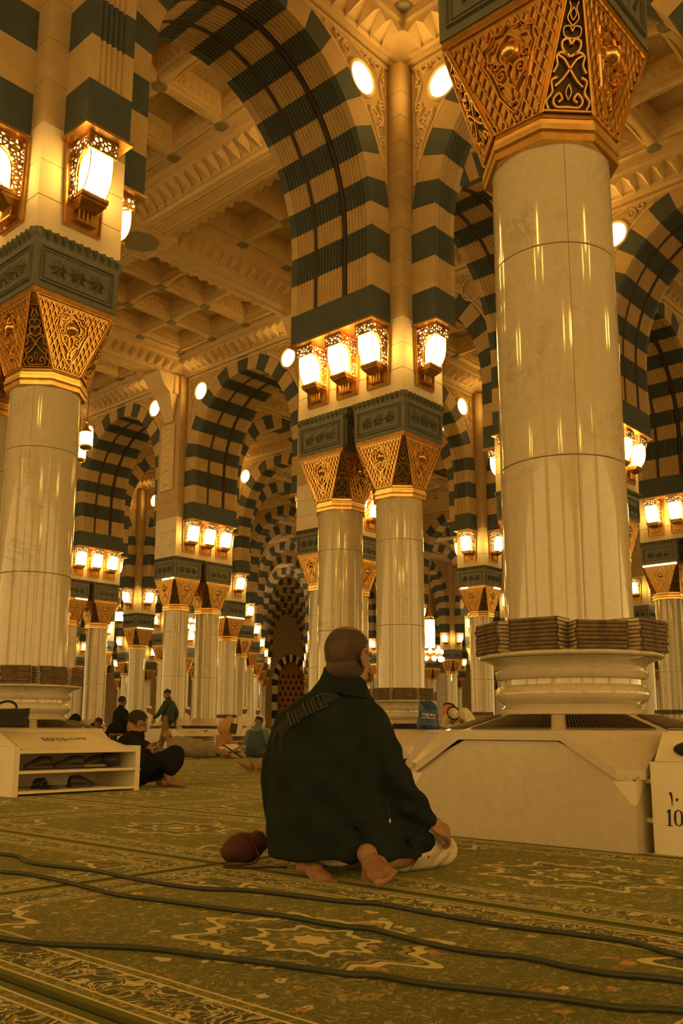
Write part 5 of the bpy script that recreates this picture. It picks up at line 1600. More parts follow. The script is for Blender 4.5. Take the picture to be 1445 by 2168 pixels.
def buzz_hair():
    m, t, p = nt('short greying hair over skin')
    n = nd(t, 'ShaderNodeTexNoise'); n.inputs['Scale'].default_value = 420; n.inputs['Detail'].default_value = 3; lk(t, pos(t), n.inputs['Vector'])
    n2 = nd(t, 'ShaderNodeTexNoise'); n2.inputs['Scale'].default_value = 9; lk(t, pos(t), n2.inputs['Vector'])
    f = mth(t, 'ADD', n.outputs[0], mth(t, 'MULTIPLY', mth(t, 'SUBTRACT', n2.outputs[0], 0.5), 0.5))
    lk(t, ramp(t, f, [(0.38, (0.035, 0.024, 0.016)), (0.56, (0.085, 0.052, 0.032)), (0.72, (0.17, 0.115, 0.075))]), p.inputs['Base Color'])
    p.inputs['Roughness'].default_value = 0.75; bump(t, p, n.outputs[0], 0.5, 0.003)
    return m
M['buzz'] = buzz_hair()
M['buzz_thin'] = simple('thin hair over skin', (0.20, 0.105, 0.055), 0.5, var=0.25, scale=380)
M['beard_grey'] = simple('grey stubble', (0.15, 0.105, 0.07), 0.8, var=0.45, scale=300, bmp=0.6, bscale=320)

def at_cam(name, label, X, Y, Z=0.0, turn=0.0, cat='person', group=None):
    return thing(name, label, cat, cw(X, Y, Z), CROT + turn, group)

# ---- the kneeling man: local frame x right, y away, z up, origin under his seat
def kneeling_man():
    r = at_cam('person', 'man kneeling on the carpet with his back to us, in a dark fleece jacket', 0.0, 3.75)
    H = (0.030, 0.0, 0.842)
    fw = Vector((math.sin(R(39)), math.cos(R(39)), -0.06)); up = Vector((0.05, 0.0, 1))
    b = MB()
    T, m = head(b, H, fw, up, 1.06)
    limb(b, [T(0, -0.03, -0.04), (0.016, 0.02, 0.73), (0.0, 0.05, 0.60)], [0.066, 0.066, 0.06], 16, 2)
    b.ellip((0.02, 0.045, 0.735), (0.06, 0.06, 0.05))
    # hidden trunk and arms keep the figure one body
    limb(b, [(-0.01, 0.04, 0.54), (-0.01, 0.04, 0.4), (0.0, 0.02, 0.16)], [0.10, 0.14, 0.14], 16, 3); limb(b, [(0.005, 0.035, 0.68), (-0.01, 0.04, 0.5)], [0.06, 0.09], 16, 1)
    limb(b, [(0.09, 0.04, 0.555), (0.225, -0.02, 0.35), (0.335, -0.03, 0.200)], [0.055, 0.045, 0.031], 12, 3)
    limb(b, [(-0.16, 0.05, 0.545), (-0.25, 0.16, 0.33), (-0.275, 0.24, 0.15)], [0.055, 0.045, 0.030], 12, 3)
    hand(b, (0.352, -0.035, 0.198), (0.36, 0.16, -0.24), (0.55, -0.45, 0.60), -1, 1.05, 0.6)
    hand(b, (-0.28, 0.235, 0.145), (-0.75, 0.0, -0.38), (-0.35, -0.45, 0.8), 1, 1.0, 0.5)
    # right thigh and shin, foot turned sole-up towards us
    limb(b, [(0.12, 0.04, 0.14), (0.26, 0.09, 0.12), (0.37, 0.10, 0.08)], [0.08, 0.06, 0.042], 14, 2)
    limb(b, [(0.37, 0.09, 0.07), (0.27, -0.02, 0.066), (0.135, -0.20, 0.058)], [0.045, 0.046, 0.036], 14, 2)
    limb(b, [(-0.10, 0.04, 0.13), (0.05, 0.16, 0.11), (0.2, 0.22, 0.07)], [0.09, 0.08, 0.06], 14, 2)
    foot(b, (0.116, -0.258, 0.040), (0.30, -0.86, -0.36), (0.12, 0.38, -0.90), -1, 1.06)
    # left foot lying on its side behind the hem
    limb(b, [(0.1, 0.12, 0.06), (-0.06, 0.0, 0.055), (-0.112, -0.10, 0.055)], [0.05, 0.045, 0.036], 14, 2)
    foot(b, (-0.118, -0.112, 0.064), (0.47, -0.85, -0.08), (0.0, 0.1, 0.99), -1, 0.95)
    body = remesh(b, 0.0045, 2, 'body', M['skin'])
    inst('body', body, r)
    features(r, T, m, 1.06)
    # hair: close-cropped sides and nape, thinner on the crown
    C0 = T(0, -0.012, 0.030)
    rr = (0.0805 * 1.06, 0.1005 * 1.06, 0.0925 * 1.06)
    shell(r, 'cropped_hair', C0, rr, m, M['buzz'], lambda p: p.z > -0.97 and p.y < 0.62 and not (p.y > -0.02 and p.z < 0.02 and abs(p.x) > 0.5) and not (p.y > 0.25 and p.z < 0.35) and not (p.z > 0.72 and p.y > -0.72 and p.x * p.x + (p.y - 0.05) ** 2 < 0.42))
    shell(r, 'thin_crown_hair', C0, (rr[0] * 0.997, rr[1] * 0.997, rr[2] * 0.997), m, M['buzz_thin'], lambda p: p.z > 0.55 and p.y < 0.66)
    bd = MB()
    for sx in (-1, 1): bd.ellip(T(sx * 0.040, 0.030, -0.072), (0.029, 0.052, 0.040), 14, 10, rot=m)
    bd.ellip(T(0, 0.062, -0.088), (0.044, 0.042, 0.036), 14, 10, rot=m)
    inst('beard', remesh(bd, 0.006, 2, 'beard', M['beard_grey']), r)
    nh = MB(); nh.ellip((0.016, -0.010, 0.798), (0.080, 0.087, 0.072), 24, 16)
    inst('nape_hair', remesh(nh, 0.006, 1, 'nape_hair', M['buzz']), r)
    # jacket --------------------------------------------------------
    j = MB()
    lv = [(0.062, 0.020, 0.305, 0.205, -0.015), (0.10, 0.022, 0.310, 0.205, -0.01), (0.20, -0.028, 0.268, 0.195, 0.0), (0.32, -0.055, 0.235, 0.185, 0.01), (0.44, -0.062, 0.225, 0.178, 0.02), (0.53, -0.058, 0.225, 0.168, 0.03),
          (0.60, -0.046, 0.218, 0.150, 0.035), (0.655, -0.03, 0.172, 0.124, 0.035), (0.70, -0.006, 0.122, 0.098, 0.03), (0.745, 0.005, 0.092, 0.088, 0.025), (0.785, 0.008, 0.082, 0.082, 0.022)]
    rings = []
    for z, cx, rx, ry, cy in lv:
        rings.append([(cx + rx * math.copysign(abs(math.cos(a)) ** 0.85, math.cos(a)), cy + ry * math.copysign(abs(math.sin(a)) ** 0.85, math.sin(a)), z) for a in [2 * pi * i / 40 for i in range(40)]])
    j.rings(rings)
    # skirt drawn over the right thigh
    j.ellip((0.22, 0.02, 0.135), (0.165, 0.15, 0.085), rot=Matrix.Rotation(0.35, 3, 'Y'))
    limb(j, [(0.10, 0.04, 0.565), (0.162, 0.01, 0.46), (0.222, -0.02, 0.345), (0.278, -0.032, 0.26), (0.326, -0.032, 0.205)], [0.100, 0.084, 0.074, 0.064, 0.052], 16, 3)
    limb(j, [(-0.185, 0.04, 0.55), (-0.235, 0.09, 0.43), (-0.262, 0.15, 0.32), (-0.275, 0.215, 0.20)], [0.098, 0.082, 0.072, 0.056], 16, 3)
    jm = remesh(j, 0.0085, 5, 'jacket', M['navy_fleece'], 0.0, 7.0)
    # gathered folds that run from the armpit across the back to the hem
    for v in jm.vertices:
        p = v.co; n = v.normal
        q = 0.9 * p.x + 0.62 * p.z
        d = 0.013 * math.sin(q * 44 + 3 * mnoise.noise(p * 4)) * max(0, 1 - abs(p.x - 0.05) / 0.3) * max(0, min(1, (0.56 - p.z) / 0.2))
        d += 0.011 * mnoise.noise(Vector((p.x * 6, p.y * 6, p.z * 3.2))) + 0.004 * mnoise.noise(p * 17)
        if p.x > 0.2: d += 0.006 * math.sin(p.z * 80 + p.x * 30) * min(1, (p.x - 0.2) / 0.06)
        v.co = p + n * d
    inst('jacket', jm, r)
    cl = MB()
    cl.rings([[(0.014 + (0.086 + q) * math.cos(a), 0.012 + (0.090 + q) * math.sin(a), z - 0.022 * math.cos(a + 0.5)) for a in [2 * pi * i / 32 for i in range(32)]] for z, q in [(0.70, 0.02), (0.745, 0.008), (0.782, 0.0), (0.788, -0.006), (0.77, -0.012)]], 0, True, False)
    cl.obj('collar', M['navy_fleece'], r, True)
    # bag strap with buckles, following the back from the left shoulder to the collar
    dg = bpy.context.evaluated_depsgraph_get()
    from mathutils.bvhtree import BVHTree
    bvh = BVHTree.FromPolygons([v.co for v in jm.vertices], [p.vertices for p in jm.polygons])
    def onback(x, z):
        h = bvh.ray_cast(Vector((x, -2, z)), Vector((0, 1, 0)))
        return (h[0] + Vector((0, -0.006, 0))) if h[0] else Vector((x, -0.1, z))
    ctr = spline([(-0.262, 0, 0.455), (-0.255, 0, 0.515), (-0.225, 0, 0.565), (-0.175, 0, 0.606), (-0.115, 0, 0.643), (-0.06, 0, 0.672), (-0.015, 0, 0.695)], 6)
    sb = MB(); vs = []
    for i, p in enumerate(ctr):
        t = (ctr[min(i + 1, len(ctr) - 1)] - ctr[max(0, i - 1)]).normalized(); nx, nz = -t.z, t.x
        vs += [onback(p.x - nx * 0.022, p.z - nz * 0.022), onback(p.x + nx * 0.022, p.z + nz * 0.022)]
    sb.add(vs, [(2 * i, 2 * i + 2, 2 * i + 3, 2 * i + 1) for i in range(len(ctr) - 1)])
    so = sb.obj('bag_strap', M['strap'], r, True); sd = so.modifiers.new('t', 'SOLIDIFY'); sd.thickness = 0.006
    for x, z, w_ in [(-0.085, 0.659, 0.022), (-0.128, 0.636, 0.016), (-0.190, 0.595, 0.014)]:
        k = MB(); pts = []
        for dx, dz in [(-w_, -0.026), (w_, -0.026), (w_, 0.026), (-w_, 0.026)]:
            a = 0.38; pts.append(onback(x + dx * math.cos(a) - dz * math.sin(a), z + dx * math.sin(a) + dz * math.cos(a)) + Vector((0, -0.004, 0)))
        k.ridge(pts, (0, -1, 0.2), 0.009, 0.006, closed=True); k.ridge([pts[0].lerp(pts[1], .5), pts[3].lerp(pts[2], .5)], (0, -1, 0.2), 0.008, 0.006)
        k.obj('buckle', M['buckle'], so)
    # zipped side pocket
    z_ = MB(); z_.ridge([onback(0.175, 0.30), onback(0.18, 0.26), onback(0.188, 0.215)], (0, -1, 0), 0.008, 0.003)
    zo = z_.obj('pocket_zip', M['strap'], r); k = MB(); k.ellip(onback(0.19, 0.205) + Vector((0, -0.004, 0)), (0.004, 0.003, 0.009)); k.obj('zip_pull', M['eye'], zo, True)
    # trousers -------------------------------------------------------
    t = MB()
    limb(t, [(0.05, 0.05, 0.14), (0.20, 0.11, 0.135), (0.33, 0.14, 0.115), (0.405, 0.125, 0.085)], [0.11, 0.105, 0.09, 0.062], 16, 3)
    limb(t, [(0.41, 0.115, 0.075), (0.34, 0.055, 0.075), (0.265, 0.01, 0.07), (0.225, -0.03, 0.068)], [0.065, 0.07, 0.066, 0.064], 16, 2)
    limb(t, [(-0.08, 0.05, 0.13), (0.06, 0.17, 0.12), (0.2, 0.25, 0.085)], [0.11, 0.10, 0.075], 16, 2)
    t.ellip((0.0, 0.0, 0.125), (0.20, 0.14, 0.085)); t.ellip((-0.02, -0.11, 0.075), (0.13, 0.07, 0.035))
    limb(t, [(0.2, 0.22, 0.07), (0.02, 0.08, 0.065), (-0.1, -0.03, 0.062)], [0.062, 0.06, 0.056], 14, 2)
    tm = remesh(t, 0.0085, 5, 'trousers', M['cream_cloth'], 0.0)
    for v in tm.vertices:
        p = v.co; v.co = p + v.normal * (0.010 * math.sin((p.x * 0.8 + p.y * 0.9 - p.z * 0.6) * 62 + 4 * mnoise.noise(p * 6)) + 0.006 * mnoise.noise(p * 8))
        if v.co.z < 0.004: v.co.z = 0.004
    inst('trousers', tm, r)
    # loose flared cuff round the right shin and the cloth spread beside the knee
    cf = MB(); n = 26; rings = []
    for k, (cx, cy, cz, rx, rz_) in enumerate([(0.36, 0.075, 0.075, 0.075, 0.070), (0.30, 0.03, 0.075, 0.082, 0.072), (0.245, -0.02, 0.072, 0.088, 0.068)]):
        ax = Vector((-0.80, -0.60, 0)); sx = Vector((0.60, -0.80, 0))
        rings.append([Vector((cx, cy, cz)) + sx * rx * math.cos(a) * (1 + 0.10 * math.sin(4 * a + k)) + Vector((0, 0, 1)) * rz_ * math.sin(a) * (1 + 0.07 * math.sin(5 * a)) for a in [2 * pi * i / n for i in range(n)]])
    rings = [[(p.x, p.y, max(0.004, p.z)) for p in q] for q in rings]
    cf.rings(rings, 0, True, False); co = cf.obj('trouser_cuff', M['cream_cloth'], r, True); sd = co.modifiers.new('t', 'SOLIDIFY'); sd.thickness = 0.004
    return r
kneeling_man()
# maroon drawstring pouch by his left hand, with its cord
def pouch():
    r = at_cam('pouch', 'maroon cloth pouch with a cord, on the carpet by the kneeling man\'s left hand', -0.405, 3.97)
    b = MB(); b.ellip((0, 0, 0.062), (0.085, 0.075, 0.062), 24, 16); b.ellip((-0.055, 0, 0.045), (0.045, 0.05, 0.042)); b.ellip((0.06, 0, 0.085), (0.045, 0.05, 0.045))
    me = remesh(b, 0.006, 4, 'bag', M['maroon'], 0.004, 22); inst('bag', me, r)
    c = MB(); c.tube(spline([(0.03, -0.055, 0.115), (0.045, -0.085, 0.09), (0.07, -0.10, 0.04), (0.05, -0.11, 0.012), (-0.04, -0.12, 0.006), (-0.06, -0.16, 0.005), (0.02, -0.18, 0.005), (0.10, -0.16, 0.005), (0.19, -0.15, 0.005)], 6), 0.004, 7)
    c.obj('cord', M['maroon'], r, True)
pouch()

# ---- seated man with a phone, back against the rack
def phone_man():
    r = at_cam('person', 'barefoot man in black sitting against the rack, looking at his phone', -1.93, 9.05)
    b = MB()
    hd = (-0.07, 0.0, 0.605); fw = Vector((0.80, 0.50, -0.42)); up = Vector((0.35, 0.1, 1))
    T, m = head(b, hd, fw, up, 1.0)
    limb(b, [T(0, -0.03, -0.05), (-0.10, 0.0, 0.46), (-0.12, 0.0, 0.40)], [0.055, 0.06, 0.08], 12, 2)
    limb(b, [(-0.12, 0, 0.40), (-0.14, 0, 0.12)], [0.12, 0.13], 12, 1)
    limb(b, [(-0.06, -0.16, 0.38), (0.02, -0.2, 0.19), (0.05, -0.075, 0.345)], [0.045, 0.038, 0.027], 10, 3)
    limb(b, [(-0.06, 0.16, 0.38), (0.02, 0.18, 0.19), (0.05, 0.055, 0.345)], [0.045, 0.038, 0.027], 10, 3)
    hand(b, (0.05, -0.07, 0.35), (0.55, 0.35, 0.35), (-0.1, -0.95, 0.2), 1, 1.0, 0.6)
    hand(b, (0.05, 0.05, 0.35), (0.55, -0.25, 0.35), (-0.1, 0.95, 0.2), -1, 1.0, 0.6)
    for y, kx, fx in ((-0.11, 0.36, 0.34), (0.10, 0.31, 0.25)):
        limb(b, [(-0.05, y, 0.10), (kx, y, 0.325), (fx - 0.06, y - 0.02, 0.10)], [0.075, 0.058, 0.036], 12, 1)
        foot(b, (fx - 0.06, y - 0.02, 0.082), (0.94, -0.22, 0.0), (0, 0, 1), 1 if y < 0 else -1, 1.0)
    inst('body', remesh(b, 0.006, 2, 'body', M['skin']), r); features(r, T, m, 1.0)
    shell(r, 'hair', T(0, -0.012, 0.030), (0.083, 0.104, 0.098), m, M['hair_black'], lambda p: p.z > -0.55 and p.y < 0.72 and not (p.y > -0.05 and p.z < 0.12) and not (p.y > 0.45 and p.z < 0.5))
    j = MB()
    limb(j, [(-0.09, 0, 0.47), (-0.13, 0, 0.36), (-0.16, 0.0, 0.22), (-0.15, 0, 0.12)], [0.10, 0.165, 0.18, 0.19], 20, 3)
    j.ellip((-0.10, 0, 0.40), (0.11, 0.21, 0.09))
    limb(j, [(-0.06, -0.16, 0.38), (0.0, -0.19, 0.26), (0.025, -0.20, 0.20), (0.04, -0.14, 0.28), (0.05, -0.09, 0.33)], [0.075, 0.068, 0.06, 0.052, 0.044], 14, 2)
    limb(j, [(-0.06, 0.16, 0.38), (0.0, 0.18, 0.26), (0.025, 0.18, 0.20), (0.04, 0.12, 0.28), (0.05, 0.07, 0.33)], [0.075, 0.068, 0.06, 0.052, 0.044], 14, 2)
    limb(j, [(-0.145, 0, 0.49), (-0.05, -0.04, 0.475), (-0.02, 0.04, 0.48), (-0.145, 0, 0.49)], [0.03] * 4, 8, 2)
    inst('jacket', remesh(j, 0.011, 5, 'jacket', M['dark_robe'], 0.008, 10), r)
    t = MB()
    t.ellip((-0.09, 0, 0.10), (0.20, 0.19, 0.10))
    for y, kx, fx in ((-0.11, 0.36, 0.34), (0.10, 0.31, 0.25)):
        limb(t, [(-0.05, y, 0.13), (0.18, y, 0.24), (kx - 0.03, y, 0.315)], [0.105, 0.09, 0.078], 14, 2)
        limb(t, [(kx - 0.02, y, 0.31), (kx - 0.02, y - 0.01, 0.25), (fx - 0.04, y - 0.02, 0.185)], [0.085, 0.088, 0.084], 14, 2)
    limb(t, [(0.1, 0, 0.14), (0.25, 0, 0.22)], [0.10, 0.09], 12, 1)
    inst('trousers', remesh(t, 0.011, 5, 'trousers', M['dark_robe'], 0.008, 9), r)
    p = at_cam('phone', 'smartphone held in both hands by the seated man in black', -1.93 + 0.145, 9.04, 0.425)
    q = MB(); q.box(-0.075, 0.075, -0.038, 0.038, -0.004, 0.004); o = q.obj('phone_body', M['shoe_dark'], p); o.rotation_euler = (0, -0.65, 0.1)
phone_man()

# ---- simple smaller figures -----------------------------------------
def hood(r, T, m, s, mat, face=True, drape=0.22, name='headscarf'):
    b = MB(); b.ellip(T(0, -0.016, 0.02), (0.096 * s, 0.114 * s, 0.112 * s), 20, 14, rot=m)
    limb(b, [T(0, -0.05, 0.0), T(0, -0.07, -0.10), T(0, -0.06, -drape)], [0.09 * s, 0.095 * s, 0.15 * s], 14, 2)
    for sx in (-1, 1): limb(b, [T(sx * 0.075, 0.02, 0.05), T(sx * 0.082, 0.02, -0.06), T(sx * 0.09, 0.03, -drape * 0.9)], [0.032 * s, 0.04 * s, 0.06 * s], 10, 2)
    inst(name, remesh(b, 0.012, 3, name, mat, 0.004, 14), r)
def agal(r, T, m, s):
    b = MB()
    for dz in (0.062, 0.074): b.tube([T(0.098 * math.cos(a * pi / 12), -0.016 + 0.116 * math.sin(a * pi / 12), dz - 0.02 * math.sin(a * pi / 12)) for a in range(25)], 0.009 * s, 8)
    b.obj('head_cord', M['hair_black'], r, True)
def capmesh(r, T, m, s, mat, z=0.12, name='cap'): shell(r, name, T(0, -0.012, 0.034), (0.086 * s, 0.106 * s, 0.098 * s), m, mat, lambda p: p.z > z, thick=0.006)
def sitter(X, Y, label, face, top, low=None, covering=None, cov_mat=None, skin='skin', s=1.0, lean=0.1, bow=0.0, Z=0.0, pose='floor', group=None, fine=True, lift=0.0):
    """a person seated cross-legged (or on a stool); face = direction faced, degrees from 'away', clockwise"""
    r = at_cam('person', label, X, Y, Z, -R(face), group=group)
    low = low or top; hz = lift if pose == 'floor' else 0.44
    b = MB(); hy = lean + 0.02
    hc = (0, hy + 0.06 * bow, hz + 0.74 - 0.06 * bow); fw = (0, 1, -0.15 - bow); up = (0, 0.15 + bow, 1)
    T, m = head(b, hc, fw, up, 1.0)
    limb(b, [T(0, -0.03, -0.05), (0, hy - 0.04, hz + 0.58), (0, lean * 0.8 - 0.02, hz + 0.50)], [0.056, 0.06, 0.09], 12, 2)
    limb(b, [(0, lean * 0.8, hz + 0.50), (0, 0, hz + 0.14)], [0.12, 0.13], 12, 1)
    for sx in (-1, 1):
        w_ = (sx * 0.12, 0.30, hz + 0.20)
        limb(b, [(sx * 0.17, lean * 0.8, hz + 0.48), (sx * 0.23, 0.08, hz + 0.25), w_], [0.045, 0.038, 0.027], 10, 2)
        hand(b, w_, (-sx * 0.4, 0.8, -0.1), (0, 0, 1), -sx, 1.0, 0.5)
        if pose == 'floor':
            limb(b, [(sx * 0.09, 0.02, hz + 0.10), (sx * 0.33, 0.25, 0.11), (-sx * 0.05, 0.36, 0.07)], [0.075, 0.055, 0.034], 12, 1)
            foot(b, (-sx * 0.06, 0.36, 0.066), (-sx * 0.9, 0.1, 0.0), (0, 0.3, 0.9), -sx, 0.9)
        else:
            limb(b, [(sx * 0.09, 0.02, hz + 0.08), (sx * 0.13, 0.42, hz + 0.05), (sx * 0.13, 0.42, 0.10)], [0.075, 0.056, 0.036], 12, 1)
            foot(b, (sx * 0.13, 0.42, 0.082), (0, 1, 0), (0, 0, 1), -sx, 1.0)
    inst('body', remesh(b, 0.009 if fine else 0.013, 2, 'body', M[skin]), r)
    if fine: features(r, T, m, 1.0)
    j = MB()
    limb(j, [(0, lean * 0.8, hz + 0.53), (0, lean * 0.6, hz + 0.40), (0, 0.02, hz + 0.22), (0, 0, hz + 0.12)], [0.09, 0.165, 0.175, 0.185], 18, 3)
    j.ellip((0, lean * 0.75, hz + 0.49), (0.215, 0.11, 0.075)); limb(j, [(0, hy - 0.035, hz + 0.615), (0, lean * 0.8 - 0.01, hz + 0.54), (0, lean * 0.8, hz + 0.48)], [0.072, 0.105, 0.14], 16, 2)
    for sx in (-1, 1): limb(j, [(sx * 0.17, lean * 0.8, hz + 0.48), (sx * 0.225, 0.08, hz + 0.27), (sx * 0.13, 0.27, hz + 0.20)], [0.075, 0.066, 0.048], 12, 3)
    inst('tunic', remesh(j, 0.014, 4, 'tunic', M[top], 0.009, 10), r)
    t = MB(); t.ellip((0, 0.0, hz + 0.10), (0.21, 0.19, 0.10))
    if lift: t.ellip((0, 0.02, lift / 2 + 0.05), (0.21, 0.20, lift / 2 + 0.05))
    for sx in (-1, 1):
        if pose == 'floor': limb(t, [(sx * 0.08, 0.02, 0.11 + hz), (sx * 0.32, 0.24, 0.115), (0.0, 0.33, 0.09)], [0.105, 0.085, 0.075], 14, 2)
        else: limb(t, [(sx * 0.09, 0.02, hz + 0.08), (sx * 0.13, 0.40, hz + 0.05), (sx * 0.13, 0.42, 0.16)], [0.10, 0.08, 0.07], 14, 2)
    inst('lower_garment', remesh(t, 0.014, 4, 'lower_garment', M[low], 0.007, 9), r)
    if covering == 'hood': hood(r, T, m, 1.0, M[cov_mat])
    elif covering == 'agal': hood(r, T, m, 1.0, M[cov_mat], name='headcloth'); agal(r, T, m, 1.0)
    elif covering == 'cap': capmesh(r, T, m, 1.0, M[cov_mat]); shell(r, 'hair', T(0, -0.012, 0.030), (0.082, 0.102, 0.094), m, M['hair_black'], lambda p: -0.5 < p.z < 0.2 and p.y < 0.1)
    elif covering == 'hair': shell(r, 'hair', T(0, -0.012, 0.030), (0.083, 0.104, 0.098), m, M['hair_black'], lambda p: p.z > -0.5 and p.y < 0.7 and not (p.y > 0.0 and p.z < 0.1) and not (p.y > 0.45 and p.z < 0.5))
    if pose != 'floor':
        st = at_cam('stool', 'low stool under the ' + label.replace(',', '').replace(' with shaved head', ''), X, Y, Z)
        q = MB(); q.box(-0.18, 0.18, -0.18, 0.18, hz - 0.04, hz - 0.005); q.obj('seat', M['brown_cloth'], st)
        for a in (-1, 1):
            for c in (-1, 1): q = MB(); q.box(a * 0.15 - 0.015, a * 0.15 + 0.015, c * 0.15 - 0.015, c * 0.15 + 0.015, 0, hz - 0.04); q.obj('leg', M['brown_cloth'], st)
    return r, T, m
def vest(r, lean=0.1):
    j = MB(); limb(j, [(0, lean * 0.8, 0.53), (0, lean * 0.6, 0.40), (0, 0.02, 0.22), (0, 0, 0.10)], [0.10, 0.182, 0.195, 0.205], 18, 3); j.ellip((0, lean * 0.75, 0.48), (0.20, 0.125, 0.085))
    inst('vest', remesh(j, 0.014, 4, 'vest', M['blue_vest'], 0.007, 10), r)
bv, _, _ = sitter(-1.72, 18.7, 'man in slate blue vest and white cap sitting with his back to us', 20, 'blue_sleeve', 'brown_cloth', 'cap', 'white_cloth', 'skin_dark', bow=0.5)
vest(bv)
sitter(-5.15, 23.2, 'small figure in black hooded cloak crouching beside the lying man', 60, 'dark_robe', None, 'hood', 'dark_robe', bow=0.6)
sitter(1.88, 16.3, 'man in red checked headcloth and black cord, sitting behind the marble housing', 25, 'white_cloth', None, 'agal', 'red_check', bow=0.1, lift=0.16)
sitter(1.76, 14.95, 'man bowing his head in white headcloth with a black cord', 175, 'white_cloth', None, 'agal', 'white_cloth', bow=1.1, lean=0.2, lift=0.08)
sitter(2.02, 14.3, 'person in a white hood sitting just right of the bowing man', -115, 'white_cloth', None, 'hood', 'white_cloth', bow=0.25, lift=0.03)
sitter(-5.2, 21.6, 'man in dark coat with shaved head, seen over the phone man\'s head', 40, 'dark_robe', None, 'hair', None, 'skin_dark', pose='stool', lean=0.05)
sitter(-5.70, 22.6, 'dark haired figure bent over, right one of two beyond the left housing', 70, 'dark_robe', None, 'hair', None, 'skin_dark', bow=1.0)
sitter(-5.86, 21.5, 'dark haired figure bent over, left one of two beyond the left housing', 80, 'dark_robe', None, 'hair', None, 'skin_dark', bow=1.1)
sitter(-5.55, 18.9, 'dark clad figure sitting just right of the big left column', 120, 'dark_robe', None, 'hood', 'dark_robe', bow=0.4)
rd, _, _ = sitter(-2.78, 21.9, 'person in a tan headscarf reading an open book behind the rack', 70, 'orange_robe', 'white_cloth', 'hood', 'tan_scarf', bow=0.3)
for X, Y, lab, f in [(-6.55, 31.0, 'tiny far figure in white cap left of the walking man', 120), (-5.45, 32.0, 'tiny far figure all in white right of the walking man', 100), (-3.3, 32.0, 'tiny far figure in white cap, left one of two', 200), (-2.98, 33.6, 'tiny far figure in white cap, right one of two', 200)]:
    sitter(X, Y, lab, f, 'white_cloth', None, 'cap', 'white_cloth', 'skin_dark', pose='stool' if X < -6 else 'stool', fine=False)

def walking_man():
    r = at_cam('person', 'man in black beanie and dark green jacket walking to the left', -4.62, 24.6, 0, pi / 2 - 0.25)
    b = MB(); s = 0.95
    hc = (0, 0.05, 1.46); T, m = head(b, hc, (0.05, 1, -0.12), (0, 0.1, 1), 1.0)
    limb(b, [T(0, -0.03, -0.05), (0, 0.0, 1.30), (0, -0.01, 1.22)], [0.055, 0.06, 0.09], 12, 2)
    limb(b, [(0, 0, 1.22), (0, 0, 0.85)], [0.13, 0.13], 12, 1)
    arms = [((0.19, -0.01, 1.22), (0.26, -0.12, 0.98), (0.25, -0.10, 0.74)), ((-0.19, -0.01, 1.22), (-0.27, 0.10, 0.99), (-0.26, 0.28, 0.80))]
    for i, (a, c, d) in enumerate(arms):
        limb(b, [a, c, d], [0.045, 0.038, 0.027], 10, 2); hand(b, d, (0, 0.15 + 0.3 * i, -0.9), (1 - 2 * i, 0, 0), 1 - 2 * i, 1.0, 0.35)
    legs = [((0.09, 0, 0.85), (0.10, 0.14, 0.46), (0.10, 0.22, 0.09), (0, 1, 0.15)), ((-0.09, 0, 0.85), (-0.10, 0.02, 0.47), (-0.10, -0.26, 0.13), (0, 0.9, -0.35))]
    for i, (a, c, d, f) in enumerate(legs):
        limb(b, [a, c, d], [0.085, 0.058, 0.036], 12, 1); foot(b, d, f, (0, 0.2, 1), -1 + 2 * i, 1.0)
    inst('body', remesh(b, 0.008, 2, 'body', M['skin']), r); features(r, T, m, 1.0)
    j = MB(); limb(j, [(0, 0, 1.31), (0, 0, 1.2), (0, 0, 1.0), (0, 0, 0.80)], [0.075, 0.165, 0.175, 0.18], 18, 3); j.ellip((0, -0.01, 1.21), (0.215, 0.12, 0.08)); limb(j, [(0, 0.005, 1.345), (0, 0.0, 1.28), (0, 0, 1.21)], [0.072, 0.105, 0.14], 16, 2)
    for a, c, d in arms: limb(j, [a, c, (d[0], d[1] * 0.95, d[2] + 0.04)], [0.08, 0.07, 0.05], 12, 3)
    inst('jacket', remesh(j, 0.012, 4, 'jacket', M['green_jacket'], 0.010, 11), r)
    t = MB(); t.ellip((0, 0, 0.80), (0.165, 0.13, 0.12))
    for a, c, d, f in legs: limb(t, [a, c, (d[0], d[1], d[2] + 0.06)], [0.105, 0.085, 0.075], 12, 2)
    inst('trousers', remesh(t, 0.012, 4, 'trousers', M['brown_cloth'], 0.006, 9), r)
    capmesh(r, T, m, 1.05, M['hair_black'], -0.05, 'beanie'); q = MB(); q.ellip(T(0, -0.02, 0.135), (0.022, 0.022, 0.018)); q.obj('bobble', M['hair_black'], r, True)
walking_man()

